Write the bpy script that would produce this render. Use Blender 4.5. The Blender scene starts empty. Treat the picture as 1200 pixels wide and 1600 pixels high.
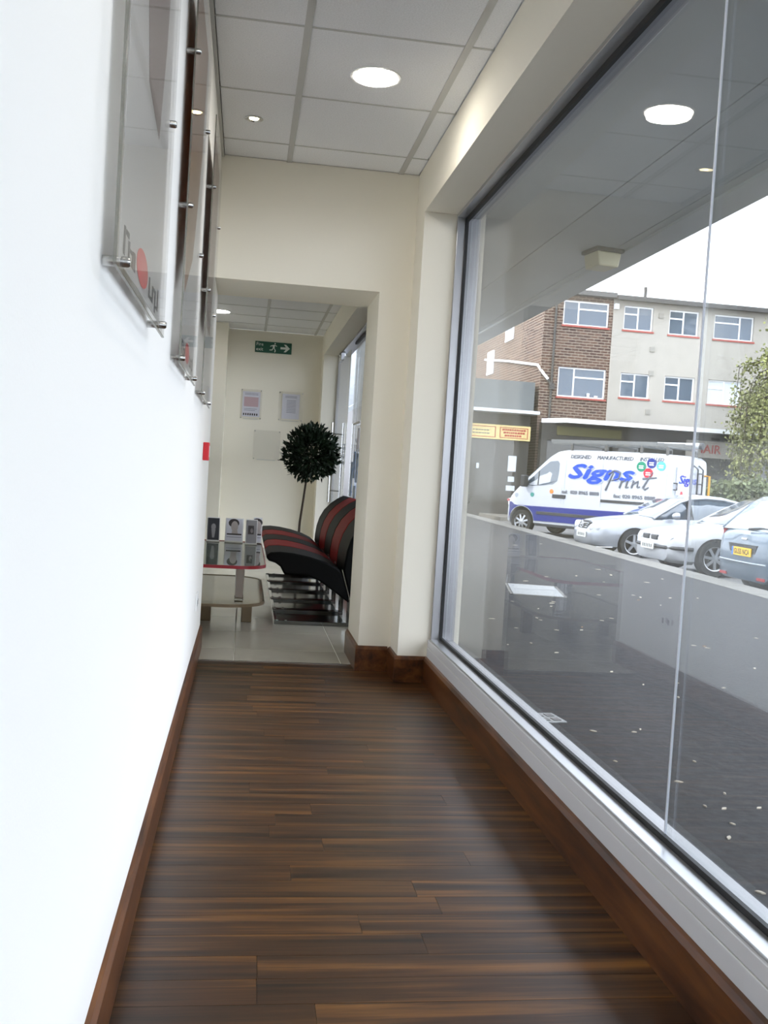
import bpy, bmesh, math, random
from mathutils import Matrix, Vector
random.seed(7)
R = math.radians
scene = bpy.context.scene
col = scene.collection

# ------------------------------------------------------------------ camera
def lens_axes(yaw, pitch, roll):
    y, p, r = R(yaw), R(pitch), R(roll)
    fw = Vector((math.sin(y)*math.cos(p), math.cos(y)*math.cos(p), math.sin(p)))
    rt = Vector((math.cos(y), -math.sin(y), 0))
    up = rt.cross(fw)
    return math.cos(r)*rt + math.sin(r)*up, -math.sin(r)*rt + math.cos(r)*up, fw
rt, up, fw = lens_axes(8.2751, -2.2739, 3.5343)
cam_data = bpy.data.cameras.new('camera'); cam = bpy.data.objects.new('camera', cam_data); col.objects.link(cam)
cam.matrix_world = Matrix(((rt.x, up.x, -fw.x, 0), (rt.y, up.y, -fw.y, 0), (rt.z, up.z, -fw.z, 1.0839), (0, 0, 0, 1)))
cam_data.sensor_fit = 'HORIZONTAL'; cam_data.sensor_width = 36; cam_data.lens = 1507.98/1200*36
cam_data.clip_start = .02; cam_data.clip_end = 500
scene.camera = cam

# ------------------------------------------------------------------ sky, sun, exposure
world = bpy.data.worlds.new('sky'); scene.world = world; world.use_nodes = True
bg = world.node_tree.nodes['Background']
bg.inputs[0].default_value = (.825, .885, 1.0, 1); bg.inputs[1].default_value = 4.7
sun_d = bpy.data.lights.new('sun', 'SUN'); sun_d.energy = 3.6; sun_d.angle = R(6); sun_d.color = (1, .93, .82)
sun = bpy.data.objects.new('sun', sun_d); col.objects.link(sun)
sun.rotation_euler = Vector((.85, .06, -.62)).to_track_quat('-Z', 'Y').to_euler()
vs = scene.view_settings
vs.view_transform = 'Standard'; vs.look = 'None'; vs.gamma = 1; vs.exposure = .2; vs.use_curve_mapping = False
scene.cycles.use_denoising = True
scene.cycles.max_bounces = 14; scene.cycles.glossy_bounces = 8; scene.cycles.diffuse_bounces = 6; scene.cycles.transparent_max_bounces = 24
scene.cycles.sample_clamp_indirect = 6; scene.cycles.caustics_refractive = False; scene.cycles.caustics_reflective = False

# ------------------------------------------------------------------ materials
def lin(c):
    f = lambda v: (v/255/12.92) if v/255 <= .04045 else ((v/255+.055)/1.055)**2.4
    return tuple(f(v) for v in c) + (1,)
def mat(name, rgb, rough=.6, metal=0, spec=.5, coat=0, emit=None, noise=None, bump=None, rgb2=None, alpha=None):
    m = bpy.data.materials.new(name); m.use_nodes = True
    nt = m.node_tree; b = nt.nodes['Principled BSDF']
    b.inputs['Base Color'].default_value = lin(rgb); b.inputs['Roughness'].default_value = rough
    b.inputs['Metallic'].default_value = metal; b.inputs['Specular IOR Level'].default_value = spec
    if coat: b.inputs['Coat Weight'].default_value = coat; b.inputs['Coat Roughness'].default_value = .06
    if emit: b.inputs['Emission Color'].default_value = lin(emit[0]); b.inputs['Emission Strength'].default_value = emit[1]
    if noise or bump:
        tc = nt.nodes.new('ShaderNodeTexCoord')
        n = nt.nodes.new('ShaderNodeTexNoise'); n.inputs['Scale'].default_value = (noise or bump)[0]; n.inputs['Detail'].default_value = 6
        nt.links.new(tc.outputs['Object'], n.inputs['Vector'])
        if noise:
            r = nt.nodes.new('ShaderNodeValToRGB')
            r.color_ramp.elements[0].position = .32; r.color_ramp.elements[1].position = .68
            c2 = rgb2 or tuple(max(0, v*(1-noise[1])) for v in rgb)
            r.color_ramp.elements[0].color = lin(c2); r.color_ramp.elements[1].color = lin(rgb)
            nt.links.new(n.outputs['Fac'], r.inputs['Fac']); nt.links.new(r.outputs['Color'], b.inputs['Base Color'])
        if bump:
            bp = nt.nodes.new('ShaderNodeBump'); bp.inputs['Strength'].default_value = bump[1]; bp.inputs['Distance'].default_value = .01
            nt.links.new(n.outputs['Fac'], bp.inputs['Height']); nt.links.new(bp.outputs['Normal'], b.inputs['Normal'])
    return m
def glass_mat(name, tint=(255, 255, 255), rough=0.0, f0=.04, k=1.0):
    # clear sheet: Schlick reflectance over a tinted transmission
    m = bpy.data.materials.new(name); m.use_nodes = True; nt = m.node_tree; nt.nodes.clear()
    out = nt.nodes.new('ShaderNodeOutputMaterial'); mix = nt.nodes.new('ShaderNodeMixShader')
    tr = nt.nodes.new('ShaderNodeBsdfTransparent'); gl = nt.nodes.new('ShaderNodeBsdfGlossy')
    tr.inputs[0].default_value = lin(tint); gl.inputs['Roughness'].default_value = rough
    lw = nt.nodes.new('ShaderNodeLayerWeight'); lw.inputs['Blend'].default_value = .5
    p = nt.nodes.new('ShaderNodeMath'); p.operation = 'POWER'; p.inputs[1].default_value = 5
    a = nt.nodes.new('ShaderNodeMath'); a.operation = 'MULTIPLY_ADD'; a.inputs[1].default_value = k-f0; a.inputs[2].default_value = f0
    nt.links.new(lw.outputs['Facing'], p.inputs[0]); nt.links.new(p.outputs[0], a.inputs[0]); nt.links.new(a.outputs[0], mix.inputs[0])
    nt.links.new(tr.outputs[0], mix.inputs[1]); nt.links.new(gl.outputs[0], mix.inputs[2]); nt.links.new(mix.outputs[0], out.inputs[0])
    return m
def wood_mat(name, cols, axis, rough, fine=1.0, vary=True):
    m = bpy.data.materials.new(name); m.use_nodes = True; nt = m.node_tree; b = nt.nodes['Principled BSDF']
    tc = nt.nodes.new('ShaderNodeTexCoord'); mp = nt.nodes.new('ShaderNodeMapping')
    mp.inputs['Scale'].default_value = (.6, 22*fine, 4) if axis == 'x' else (22*fine, 1.3, 22*fine)
    oi = nt.nodes.new('ShaderNodeObjectInfo'); ml = nt.nodes.new('ShaderNodeMath'); ml.operation = 'MULTIPLY'; ml.inputs[1].default_value = 37
    cx = nt.nodes.new('ShaderNodeCombineXYZ')
    nt.links.new(oi.outputs['Random'], ml.inputs[0]); nt.links.new(ml.outputs[0], cx.inputs[0]); nt.links.new(ml.outputs[0], cx.inputs[1])
    if vary: nt.links.new(cx.outputs[0], mp.inputs['Location'])
    nt.links.new(tc.outputs['Object'], mp.inputs['Vector'])
    n = nt.nodes.new('ShaderNodeTexNoise'); n.inputs['Scale'].default_value = 1.6; n.inputs['Detail'].default_value = 5; n.inputs['Roughness'].default_value = .6; n.inputs['Distortion'].default_value = .35
    nt.links.new(mp.outputs[0], n.inputs['Vector'])
    r = nt.nodes.new('ShaderNodeValToRGB'); els = r.color_ramp.elements
    els[0].position = .34; els[0].color = lin(cols[0]); els[1].position = .68; els[1].color = lin(cols[2])
    e = els.new(.5); e.color = lin(cols[1])
    nt.links.new(n.outputs['Fac'], r.inputs['Fac'])
    hv = nt.nodes.new('ShaderNodeHueSaturation')
    mr = nt.nodes.new('ShaderNodeMapRange'); mr.inputs['To Min'].default_value = .78; mr.inputs['To Max'].default_value = 1.2
    nt.links.new(oi.outputs['Random'], mr.inputs['Value'])
    if vary: nt.links.new(mr.outputs[0], hv.inputs['Value'])
    nt.links.new(r.outputs['Color'], hv.inputs['Color']); nt.links.new(hv.outputs[0], b.inputs['Base Color'])
    b.inputs['Roughness'].default_value = rough; b.inputs['Specular IOR Level'].default_value = .36
    return m
def brick_mat(name, c1, c2, mortar):
    m = bpy.data.materials.new(name); m.use_nodes = True; nt = m.node_tree; b = nt.nodes['Principled BSDF']
    tc = nt.nodes.new('ShaderNodeTexCoord'); sx = nt.nodes.new('ShaderNodeSeparateXYZ'); cx = nt.nodes.new('ShaderNodeCombineXYZ')
    ad = nt.nodes.new('ShaderNodeMath'); ad.operation = 'ADD'
    nt.links.new(tc.outputs['Object'], sx.inputs[0]); nt.links.new(sx.outputs[0], ad.inputs[0]); nt.links.new(sx.outputs[1], ad.inputs[1])
    nt.links.new(ad.outputs[0], cx.inputs[0]); nt.links.new(sx.outputs[2], cx.inputs[1])
    br = nt.nodes.new('ShaderNodeTexBrick'); br.inputs['Scale'].default_value = 1
    br.inputs['Brick Width'].default_value = .3; br.inputs['Row Height'].default_value = .11; br.inputs['Mortar Size'].default_value = .014
    br.inputs['Color1'].default_value = lin(c1); br.inputs['Color2'].default_value = lin(c2); br.inputs['Mortar'].default_value = lin(mortar)
    nt.links.new(cx.outputs[0], br.inputs['Vector']); nt.links.new(br.outputs['Color'], b.inputs['Base Color'])
    b.inputs['Roughness'].default_value = .9
    return m

M = {}
M['cream'] = mat('cream_paint', (240, 235, 220), .75, spec=.25, bump=(180, .04))
M['white_wall'] = mat('white_wall_paint', (248, 246, 241), .75, spec=.25, bump=(180, .04))
M['ceil_tile'] = mat('ceiling_tile', (247, 248, 249), .9, noise=(160, .05), bump=(220, .25))
M['bar'] = mat('grid_bar', (196, 196, 192), .5)
M['plank'] = wood_mat('walnut_laminate', ((28, 17, 11), (68, 42, 21), (122, 81, 38)), 'x', .33, .7)
M['joint'] = mat('floor_underlay', (24, 16, 12), .8)
M['skirt'] = wood_mat('walnut_skirting', ((58, 33, 17), (88, 51, 25), (112, 69, 36)), 'y', .32, .5, False)
M['tile'] = mat('stone_tile', (206, 200, 186), .12, noise=(3, .06), spec=.6)
M['grout'] = mat('grout', (226, 224, 214), .8)
M['alu'] = mat('satin_aluminium', (186, 187, 190), .30, metal=.75)
M['alu_pale'] = mat('pale_grey_powder_coat', (214, 214, 217), .45)
M['black'] = mat('black_rubber', (14, 16, 18), .55)
M['silicone'] = mat('translucent_silicone', (214, 218, 228), .3)
M['glass'] = glass_mat('clear_glass', (249, 250, 250))
M['acrylic'] = glass_mat('acrylic_sheet', (253, 253, 253), .02, .03, .42)
M['acrylic_edge'] = mat('acrylic_edge', (206, 206, 198), .3)
M['acrylic_side'] = glass_mat('acrylic_sheet_edge', (216, 216, 210), .15, .12, .5)
M['steel'] = mat('brushed_steel', (200, 200, 198), .22, metal=1)
M['chrome'] = mat('chrome', (205, 207, 210), .06, metal=1)
M['dim_chrome'] = mat('smoked_chrome', (120, 122, 125), .08, metal=1)
M['blk_chrome'] = mat('black_chrome', (46, 48, 50), .12, metal=1)
M['white_gloss'] = mat('white_plastic', (238, 238, 236), .4)
M['red'] = mat('red_plastic', (206, 36, 48), .4)
M['lamp'] = mat('lamp_diffuser', (255, 255, 255), .5, emit=((255, 250, 240), 14))
M['bulb'] = mat('spot_bulb', (255, 255, 240), .4, emit=((255, 236, 190), 10))
M['blk_leather'] = mat('black_leather', (7, 8, 8), .55, spec=.12, bump=(120, .1))
M['red_leather'] = mat('red_leather', (142, 14, 20), .55, spec=.12, bump=(120, .1))
M['leaf'] = mat('bay_leaf', (28, 46, 26), .55, spec=.2, noise=(14, .4))
M['bark'] = mat('bark', (70, 56, 42), .9, noise=(30, .4))
M['pot'] = mat('dark_pot', (60, 58, 56), .5)
M['asphalt'] = mat('asphalt_pavement', (50, 50, 51), .9, noise=(22, .42), bump=(90, .35))
M['road'] = mat('asphalt_road', (104, 104, 104), .9, noise=(20, .2))
M['kerb'] = mat('kerb_concrete', (122, 119, 112), .85, noise=(9, .12))
M['soffit'] = mat('soffit_board', (200, 205, 206), .7, noise=(.9, .07))
M['soffit_gap'] = mat('soffit_gap', (70, 74, 72), .8)

# ------------------------------------------------------------------ mesh helper
class MB:
    def __init__(s): s.v = []; s.f = []; s.mi = []; s.cur = 0
    def add(s, vs_, fs):
        o = len(s.v); s.v += [tuple(p) for p in vs_]; s.f += [tuple(i+o for i in f) for f in fs]; s.mi += [s.cur]*len(fs); return s
    def box(s, x0, x1, y0, y1, z0, z1):
        return s.add([(x, y, z) for x in (x0, x1) for y in (y0, y1) for z in (z0, z1)],
                     [(0, 1, 3, 2), (4, 6, 7, 5), (0, 4, 5, 1), (2, 3, 7, 6), (0, 2, 6, 4), (1, 5, 7, 3)])
    def tube(s, pts, r, n=8, cap=True):
        pts = [Vector(p) for p in pts]; rs = r if isinstance(r, (list, tuple)) else [r]*len(pts)
        rings = []
        for i, p in enumerate(pts):
            d = (pts[min(i+1, len(pts)-1)]-pts[max(i-1, 0)]).normalized()
            a = d.orthogonal().normalized() if abs(d.z) > .95 else Vector((0, 0, 1)).cross(d).normalized()
            if abs(d.z) > .95: a = Vector((1, 0, 0)) - d*d.x; a.normalize()
            b = d.cross(a)
            rings.append([p + rs[i]*(math.cos(t)*a + math.sin(t)*b) for t in [2*math.pi*k/n for k in range(n)]])
        return s.loft(rings, cap)
    def loft(s, rings, cap=True, closed=True):
        n = len(rings[0]); o = [p for r_ in rings for p in r_]; f = []
        for i in range(len(rings)-1):
            for k in range(n if closed else n-1):
                k2 = (k+1) % n; f.append((i*n+k, i*n+k2, (i+1)*n+k2, (i+1)*n+k))
        if cap: f.append(tuple(reversed(range(n)))); f.append(tuple((len(rings)-1)*n+k for k in range(n)))
        return s.add(o, f)
    def prism(s, poly, fn):
        # poly: 2D outline, fn(a,b,t) -> 3D with t in {0,1}
        n = len(poly); vs_ = [fn(a, b, 0) for a, b in poly] + [fn(a, b, 1) for a, b in poly]
        return s.add(vs_, [tuple(range(n)), tuple(reversed(range(n, 2*n)))] + [(i, i+n, (i+1) % n + n, (i+1) % n) for i in range(n)])
    def lathe(s, prof, c=(0, 0, 0), n=16, axis='z', ring=False):
        rings = []
        if ring: prof = list(prof) + [prof[0]]
        for r_, h in prof:
            rg = []
            for k in range(n):
                t = 2*math.pi*k/n; a, b = r_*math.cos(t), r_*math.sin(t)
                p = (a, b, h) if axis == 'z' else ((a, h, b) if axis == 'y' else (h, a, b))
                rg.append((p[0]+c[0], p[1]+c[1], p[2]+c[2]))
            rings.append(rg)
        return s.loft(rings, not ring)
    def mesh(s, name):
        me = bpy.data.meshes.new(name); me.from_pydata(s.v, [], s.f)
        bm = bmesh.new(); bm.from_mesh(me); bmesh.ops.recalc_face_normals(bm, faces=bm.faces); bm.to_mesh(me); bm.free()
        if any(s.mi):
            for p, i in zip(me.polygons, s.mi): p.material_index = i
        return me
    def build(s, name, m, parent=None, smooth=None, bevel=0, loc=None):
        me = s.mesh(name)
        return link(name, me, m, parent, smooth, bevel, loc)
def link(name, me, m=None, parent=None, smooth=None, bevel=0, loc=None):
    for x in (m if isinstance(m, (list, tuple)) else [m]):
        if x: me.materials.append(x)
    o = bpy.data.objects.new(name, me); col.objects.link(o)
    if parent: o.parent = parent
    if loc: o.location = loc
    if bevel:
        b = o.modifiers.new('bevel', 'BEVEL'); b.width = bevel; b.segments = 2; b.limit_method = 'ANGLE'; b.angle_limit = R(40)
    if smooth is not None:
        for p in me.polygons: p.use_smooth = True
        me.set_sharp_from_angle(angle=R(smooth))
    return o
def tag(o, label=None, cat=None, group=None, kind=None):
    if label: o['label'] = label
    if cat: o['category'] = cat
    if group: o['group'] = group
    if kind: o['kind'] = kind
    return o
def empty(name, loc=(0, 0, 0), rz=0):
    o = bpy.data.objects.new(name, None); o.empty_display_size = .1; col.objects.link(o); o.location = loc; o.rotation_euler = (0, 0, rz); return o
def struct(o, label=None):
    o['kind'] = 'structure'
    if label: o['label'] = label
    return o
def copy_tree(o, parent=None):
    c = o.copy(); col.objects.link(c); c.parent = parent
    for ch in [x for x in bpy.data.objects if x.parent == o]: copy_tree(ch, c)
    return c
def holes_wall(mb, u0, u1, z0, z1, holes, put):
    # solid cells of a wall that has rectangular openings; put(u0,u1,z0,z1) adds one block
    us = sorted({u0, u1, *[h[0] for h in holes], *[h[1] for h in holes]}); us = [u for u in us if u0 <= u <= u1]
    for a, b in zip(us, us[1:]):
        zs_ = [(h[2], h[3]) for h in holes if h[0] < (a+b)/2 < h[1]]
        z = z0
        for q0, q1 in sorted(zs_):
            if q0 > z: put(a, b, z, q0)
            z = max(z, q1)
        if z < z1: put(a, b, z, z1)
def text(name, s, size, m, parent, mw, shear=0, bold=0, depth=.004, sx=1, space=1):
    c = bpy.data.curves.new(name, 'FONT'); c.body = s; c.size = size; c.shear = shear; c.offset = bold; c.extrude = depth; c.align_x = 'LEFT'
    c.resolution_u = 2; c.space_character = space
    o = bpy.data.objects.new(name, c); col.objects.link(o); dg = bpy.context.evaluated_depsgraph_get()
    me = bpy.data.meshes.new_from_object(o.evaluated_get(dg)); bpy.data.objects.remove(o)
    me.transform(Matrix.Diagonal((sx, 1, 1, 1))); me.transform(mw); me.materials.clear()
    return link(name, me, m, parent)
def frame_m(origin, ux, uy):
    ux = Vector(ux).normalized(); uy = Vector(uy).normalized(); uz = ux.cross(uy)
    return Matrix(((ux.x, uy.x, uz.x, origin[0]), (ux.y, uy.y, uz.y, origin[1]), (ux.z, uy.z, uz.z, origin[2]), (0, 0, 0, 1)))

# ------------------------------------------------------------------ room dimensions (metres)
XL, XB, XO, XF, XG = -.2166, .8375, .6603, 1.008, 1.066
D, D2, DP, DT = 5.21, 5.73, 4.956, 5.343
H, ZS, ZO, ZB = 2.70, 2.443, 2.06, .233
YB, FAR, XR = -1.6, 11.75, -2.6        # wall behind, reception far wall, reception left wall
W2A, W2B = 6.05, 11.45                 # reception window

# ------------------------------------------------------------------ shell
m = MB(); m.box(XL-.15, XL, YB, D2, 0, H); struct(m.build('wall_left', M['white_wall']), 'white painted wall hung with acrylic posters')
m = MB(); m.box(XL-.15, 1.2, YB-.15, YB, 0, H); struct(m.build('wall_back', M['cream']), 'cream wall closing the corridor')
m = MB()
m.box(XO, XB, D, D2, 0, H)
m.box(XR-.15, XO, D, D2, ZO, H)
m.box(XR-.15, XL-.15, D, D2, 0, ZO)
struct(m.build('wall_end', M['cream']), 'cream cross wall with a wide opening into the reception')
m = MB()
wall_x1 = 1.16
for ya, yb, zz, zt in ((DP, W2A, 0, H), (YB, DP, ZS, H), (W2A, W2B, ZS, H), (W2B, FAR+.15, 0, H)):
    m.box(XB, XF if zt == H and zz > 0 else wall_x1, ya, yb, zz, zt)
struct(m.build('wall_right', M['cream']), 'cream window wall with deep bulkhead above the glass')
m = MB(); m.box(XR-.15, wall_x1, FAR, FAR+.15, 0, H); struct(m.build('wall_far', M['cream']), 'cream far wall of the reception with the exit sign')
m = MB(); m.box(XR-.15, XR, D2, FAR, 0, H); struct(m.build('wall_reception', M['cream']))
m = MB(); m.box(-1.1, -.285, FAR-.45, FAR, 0, H); struct(m.build('wall_pier', M['cream']), 'boxed pier standing against the far wall')

# ceiling: slab, lay-in tiles, grid bars
m = MB(); m.box(XR-.2, wall_x1, YB-.15, FAR+.15, H+.02, H+.32); ceil = struct(m.build('ceiling', M['ceil_tile']), 'grey suspended ceiling of square tiles')
xg0 = .137
ys = [YB, -.94, -.29, .37, 1.02, 1.67, 2.32, 2.97, 3.62, 4.29, 4.94, D]
tile_cache = {}
def ceil_tile(x0, x1, y0, y1):
    k = (round(x1-x0, 3), round(y1-y0, 3)); g = .006
    if k not in tile_cache:
        mm = MB(); mm.box(g, x1-x0-g, g, y1-y0-g, 0, .02); me = mm.mesh('ceiling_tile'); me.materials.append(M['ceil_tile']); tile_cache[k] = me
    o = bpy.data.objects.new('ceiling_tile', tile_cache[k]); col.objects.link(o); o.parent = ceil; o.location = (x0, y0, H)
for a, b in zip(ys, ys[1:]):
    for xa, xb_ in ((XL+.012, xg0), (xg0, xg0+.6), (xg0+.6, XB)): ceil_tile(xa, xb_, a, b)
for x in (xg0, xg0+.6):
    m = MB(); m.box(x-.014, x+.014, YB, D, H-.005, H+.02); m.build('grid_bar', M['bar'], ceil)
for y in ys[1:-1]:
    m = MB(); m.box(XL, XB, y-.006, y+.006, H-.002, H+.02); m.build('grid_bar', M['bar'], ceil)
m = MB(); m.box(XL, XL+.014, YB, D, H-.012, H+.02); m.build('edge_trim', M['bar'], ceil)
rx = [XR, -2.263, -1.663, -1.063, -.463, xg0, xg0+.6, XB]; ry = [D2+.61*i for i in range(10)] + [FAR]
for a, b in zip(ry, ry[1:]):
    for xa, xb_ in zip(rx, rx[1:]): ceil_tile(xa, xb_, a, b)
for x in rx[1:-1]:
    m = MB(); m.box(x-.014, x+.014, D2, FAR, H-.005, H+.02); m.build('grid_bar', M['bar'], ceil)
for y in ry[1:-1]:
    m = MB(); m.box(XR, XB, y-.008, y+.008, H-.003, H+.02); m.build('grid_bar', M['bar'], ceil)

# wood floor: planks laid across the corridor
m = MB(); m.box(XL-.15, wall_x1, YB-.15, DT, -.1, -.004); floor = struct(m.build('floor', M['joint']), 'dark walnut laminate floor laid across the corridor')
pw = .098; me_cache = {}
y = DT - pw; row = 0
while y > -.6:
    xs = [XL]; off = random.uniform(.25, 1.05); xs += [XL+off]; xs += [XF] if XL+off < XF-.15 else []
    if xs[-1] != XF: xs[-1] = XF
    for a, b in zip(xs, xs[1:]):
        mm = MB(); g = .0005; mm.box(a+g, b-g, y+g, y+pw-g, -.012, 0)
        o = mm.build('plank', M['plank'], floor)
    y -= pw
m = MB(); m.box(XL, XF, YB, y+pw, -.012, 0); m.build('plank', M['plank'], floor)
m = MB(); m.box(XL, XO, DT-.004, DT+.012, -.01, .003); m.build('threshold_strip', M['steel'], floor)

# reception floor tiles
m = MB(); m.box(XR-.15, wall_x1, DT+.006, FAR+.15, -.1, -.003); tf = struct(m.build('floor_tiled', M['grout']), 'pale polished stone tile floor of the reception')
mm = MB(); mm.box(.003, .597, .003, .597, -.012, 0); tme = mm.mesh('floor_tile'); tme.materials.append(M['tile'])
mm = MB(); mm.box(.003, .597, .003, .36, -.012, 0); tme0 = mm.mesh('floor_tile'); tme0.materials.append(M['tile'])
for i in range(-4, 2):
    o = bpy.data.objects.new('floor_tile', tme0); col.objects.link(o); o.parent = tf; o.location = (-.01+.6*i, DT+.014, 0)
    for j in range(10):
        o = bpy.data.objects.new('floor_tile', tme); col.objects.link(o); o.parent = tf; o.location = (-.01+.6*i, DT+.377+.6*j, 0)

# skirtings
def skirt(name, pts, h=.1378, t=.016):
    # pts: polyline in plan, board on the left-hand side of travel
    mb = MB()
    for (xa, ya), (xb_, yb) in zip(pts, pts[1:]):
        d = Vector((xb_-xa, yb-ya, 0)).normalized(); n = Vector((-d.y, d.x, 0))
        def fn(a, b, tt, d=d, n=n, xa=xa, ya=ya, L=math.hypot(xb_-xa, yb-ya)):
            p = Vector((xa, ya, 0)) + d*(tt*(L+t) if tt else -0) + n*a; return (p.x, p.y, b)
        mb.prism([(0, 0), (t, 0), (t, h-.018), (t*.55, h-.004), (0, h)], fn)
    return struct(mb.build(name, M['skirt']))
skirt('baseboard_left', [(XL, D2), (XL, YB)], .132)
skirt('baseboard_end', [(XO, D), (XO, D2)])
skirt('baseboard_pier', [(XB-.016, D), (XO+.0005, D)])
skirt('baseboard_return', [(XB, DP), (XB, D-.016)])
skirt('baseboard_reveal', [(.992, DP), (XB-.0005, DP)])
skirt('baseboard_right', [(.992, YB), (.992, DP)], .1378, .017)
m = MB(); m.box(XR, -1.1, FAR-.012, FAR, 0, .1); m.box(-.285, XB, FAR-.012, FAR, 0, .1); struct(m.build('baseboard_far', M['tile']))

# shop window
def shop_window(name, label, y0, y1, joints, slim=False):
    w = struct(empty(name, (XG, (y0+y1)/2, 0)), label); oy = (y0+y1)/2
    def bx(n, mt, x0, x1, a, b, z0, z1, bv=.002):
        mm = MB(); mm.box(x0-XG, x1-XG, a-oy, b-oy, z0, z1); return mm.build(n, mt, w, bevel=bv)
    bx('bottom_rail', M['alu_pale'], .993, 1.13, y0, y1, 0, .186)
    bx('bottom_rail', M['alu_pale'], .994, 1.13, y0, y1, .1885, .226)
    bx('seam', M['acrylic_edge'], .9945, 1.12, y0, y1, .186, .188, 0)
    bx('glazing_bead', M['alu'], 1.002, 1.052, y0, y1, .226, .233)
    bx('outer_sill', M['alu'], 1.08, 1.135, y0, y1, .19, .215)
    bx('gasket', M['black'], 1.052, 1.064, y0, y1, .226, .247, 0)
    bx('top_rail', M['alu'], 1.0081, 1.13, y0, y1, 2.425, ZS+.1)
    bx('gasket', M['black'], 1.05, 1.064, y0, y1, 2.402, 2.425, 0)
    for e, s in (((y0, 1),) if slim else ((y0, 1), (y1, -1))):
        a, b = sorted((e, e+s*.022)); bx('jamb', M['alu'], 1.008, 1.13, a, b, .226, 2.425)
        a, b = sorted((e+s*.022, e+s*.036)); bx('gasket', M['black'], 1.05, 1.064, a, b, .24, 2.41, 0)
    ed = [y0+.022] + joints + [y1-.022]
    for a, b in zip(ed, ed[1:]): bx('pane', M['glass'], 1.064, 1.076, a+.0005, b-.0005, .228, 2.424, 0)
    for j in joints: bx('silicone_joint', M['silicone'], 1.0625, 1.0675, j-.0022, j+.0022, .228, 2.424, 0)
    return w
shop_window('window_1', 'full height corridor shop window in silver frame', YB+.3, DP, [2.205, -.5])
m = MB(); m.box(XF, wall_x1, YB, YB+.3, 0, ZS); m.box(XF, wall_x1, YB, DP, ZS+.1, H); m.box(XF, wall_x1, W2A, W2B, ZS+.1, H); m.box(1.13, wall_x1, YB, W2B, -.1, 0)
struct(m.build('wall_outer', M['cream']))
shop_window('window_2', 'reception shop window behind the row of chairs', W2A, 10.03, [8.2], True)
# glass door at the far end of the reception glazing
dr = struct(empty('door_1', (1.01, 10.62, 0)), 'frameless glass entrance door with long steel pull handles')
mm = MB(); mm.box(0, .012, -.56, .56, .012, 2.35); mm.build('pane', M['glass'], dr)
for zz in (.0, 2.33):
    mm = MB(); mm.box(-.018, .03, .3, .58, zz+.004, zz+.09); mm.build('patch_fitting', M['chrome'], dr, bevel=.004)
mm = MB(); mm.lathe([(.02, -.03), (.03, -.02), (.03, .04), (.02, .05)], (0, .42, 2.40), 12, 'x'); mm.build('pivot', M['chrome'], dr, 40)
for xx in (-.065, .075):
    mm = MB(); mm.tube([(xx, .40, .72), (xx, .40, 1.63)], .014, 10); h_ = mm.build('pull_handle', M['steel'], dr, 40)
    for zz in (.85, 1.50):
        mm = MB(); mm.tube([(xx, .40, zz), (.006, .40, zz)], .007, 8); mm.build('standoff', M['steel'], h_, 40)
mm = MB(); mm.box(.0, .12, .80, .83, 0, 2.44); mm.box(-.001, .12, -.59, .83, 2.425, 2.54); mm.build('door_frame', M['alu'], dr)
mm = MB(); mm.box(0, .012, .6, .79, .02, 2.43); mm.build('side_light', M['glass'], dr)

# ------------------------------------------------------------------ lamps
def downlight(x, y, r, power, label):
    t = tag(empty('downlight', (x, y, H)), label, 'light', None)
    mm = MB(); mm.lathe([(r+.012, -.004), (r+.012, .004), (r-.002, .004), (r-.002, -.004)], n=32, ring=True); mm.build('rim', M['white_gloss'], t, 40)
    mm = MB(); mm.lathe([(r-.002, -.006), (r*.6, -.012), (.001, -.014), (.001, -.001), (r-.002, -.001)], n=32); mm.build('diffuser', M['lamp'], t, 60)
    l = bpy.data.lights.new('downlight_glow', 'AREA'); l.shape = 'DISK'; l.size = 2*r*.9; l.energy = power; l.color = (1, .95, .87)
    o = bpy.data.objects.new('downlight_glow', l); col.objects.link(o); o.parent = t; o.location = (0, 0, -.02)
    return t
downlight(.436, 3.993, .092, 4.5, 'large round lit downlight in the corridor ceiling near the opening')
downlight(.436, 1.4, .092, 4.5, 'large round lit downlight further back in the corridor ceiling')
downlight(-.36, 10.5, .10, 1, 'round lit downlight in the reception ceiling near the exit sign')
sp = tag(empty('spotlight', (-.053, 4.628, H)), 'small recessed spotlight with dark bezel beside the wide ceiling bar', 'light')
mm = MB(); mm.lathe([(.042, -.003), (.042, .003), (.024, .006), (.024, .0), (.034, -.006)], n=24, ring=True); mm.build('bezel', M['steel'], sp, 40)
mm = MB(); mm.lathe([(.022, -.002), (.012, -.005), (.001, -.006), (.001, .002), (.022, .002)], n=16); mm.build('bulb', M['bulb'], sp, 60)

# ------------------------------------------------------------------ posters on the left wall
M['print_pale'] = mat('print_pale_grey', (232, 231, 229), .5)
def see_through(m_, f):
    nt = m_.node_tree; b = nt.nodes['Principled BSDF']; o = nt.nodes['Material Output']; t = nt.nodes.new('ShaderNodeBsdfTranslucent'); x = nt.nodes.new('ShaderNodeMixShader')
    t.inputs[0].default_value = b.inputs['Base Color'].default_value; x.inputs[0].default_value = f
    nt.links.new(b.outputs[0], x.inputs[1]); nt.links.new(t.outputs[0], x.inputs[2]); nt.links.new(x.outputs[0], o.inputs[0])
see_through(M['print_pale'], .65)
M['print_face'] = mat('print_flesh_grey', (172, 156, 150), .5, noise=(3, .12))
M['print_dark'] = mat('print_charcoal', (96, 94, 94), .5)
M['print_rust'] = mat('print_rust', (176, 132, 96), .5, noise=(3, .2))
see_through(M['print_rust'], .5)
M['print_ink'] = mat('print_ink', (22, 20, 22), .5)
see_through(M['print_face'], .5)
M['print_red'] = mat('print_red', (190, 16, 26), .5)
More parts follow.
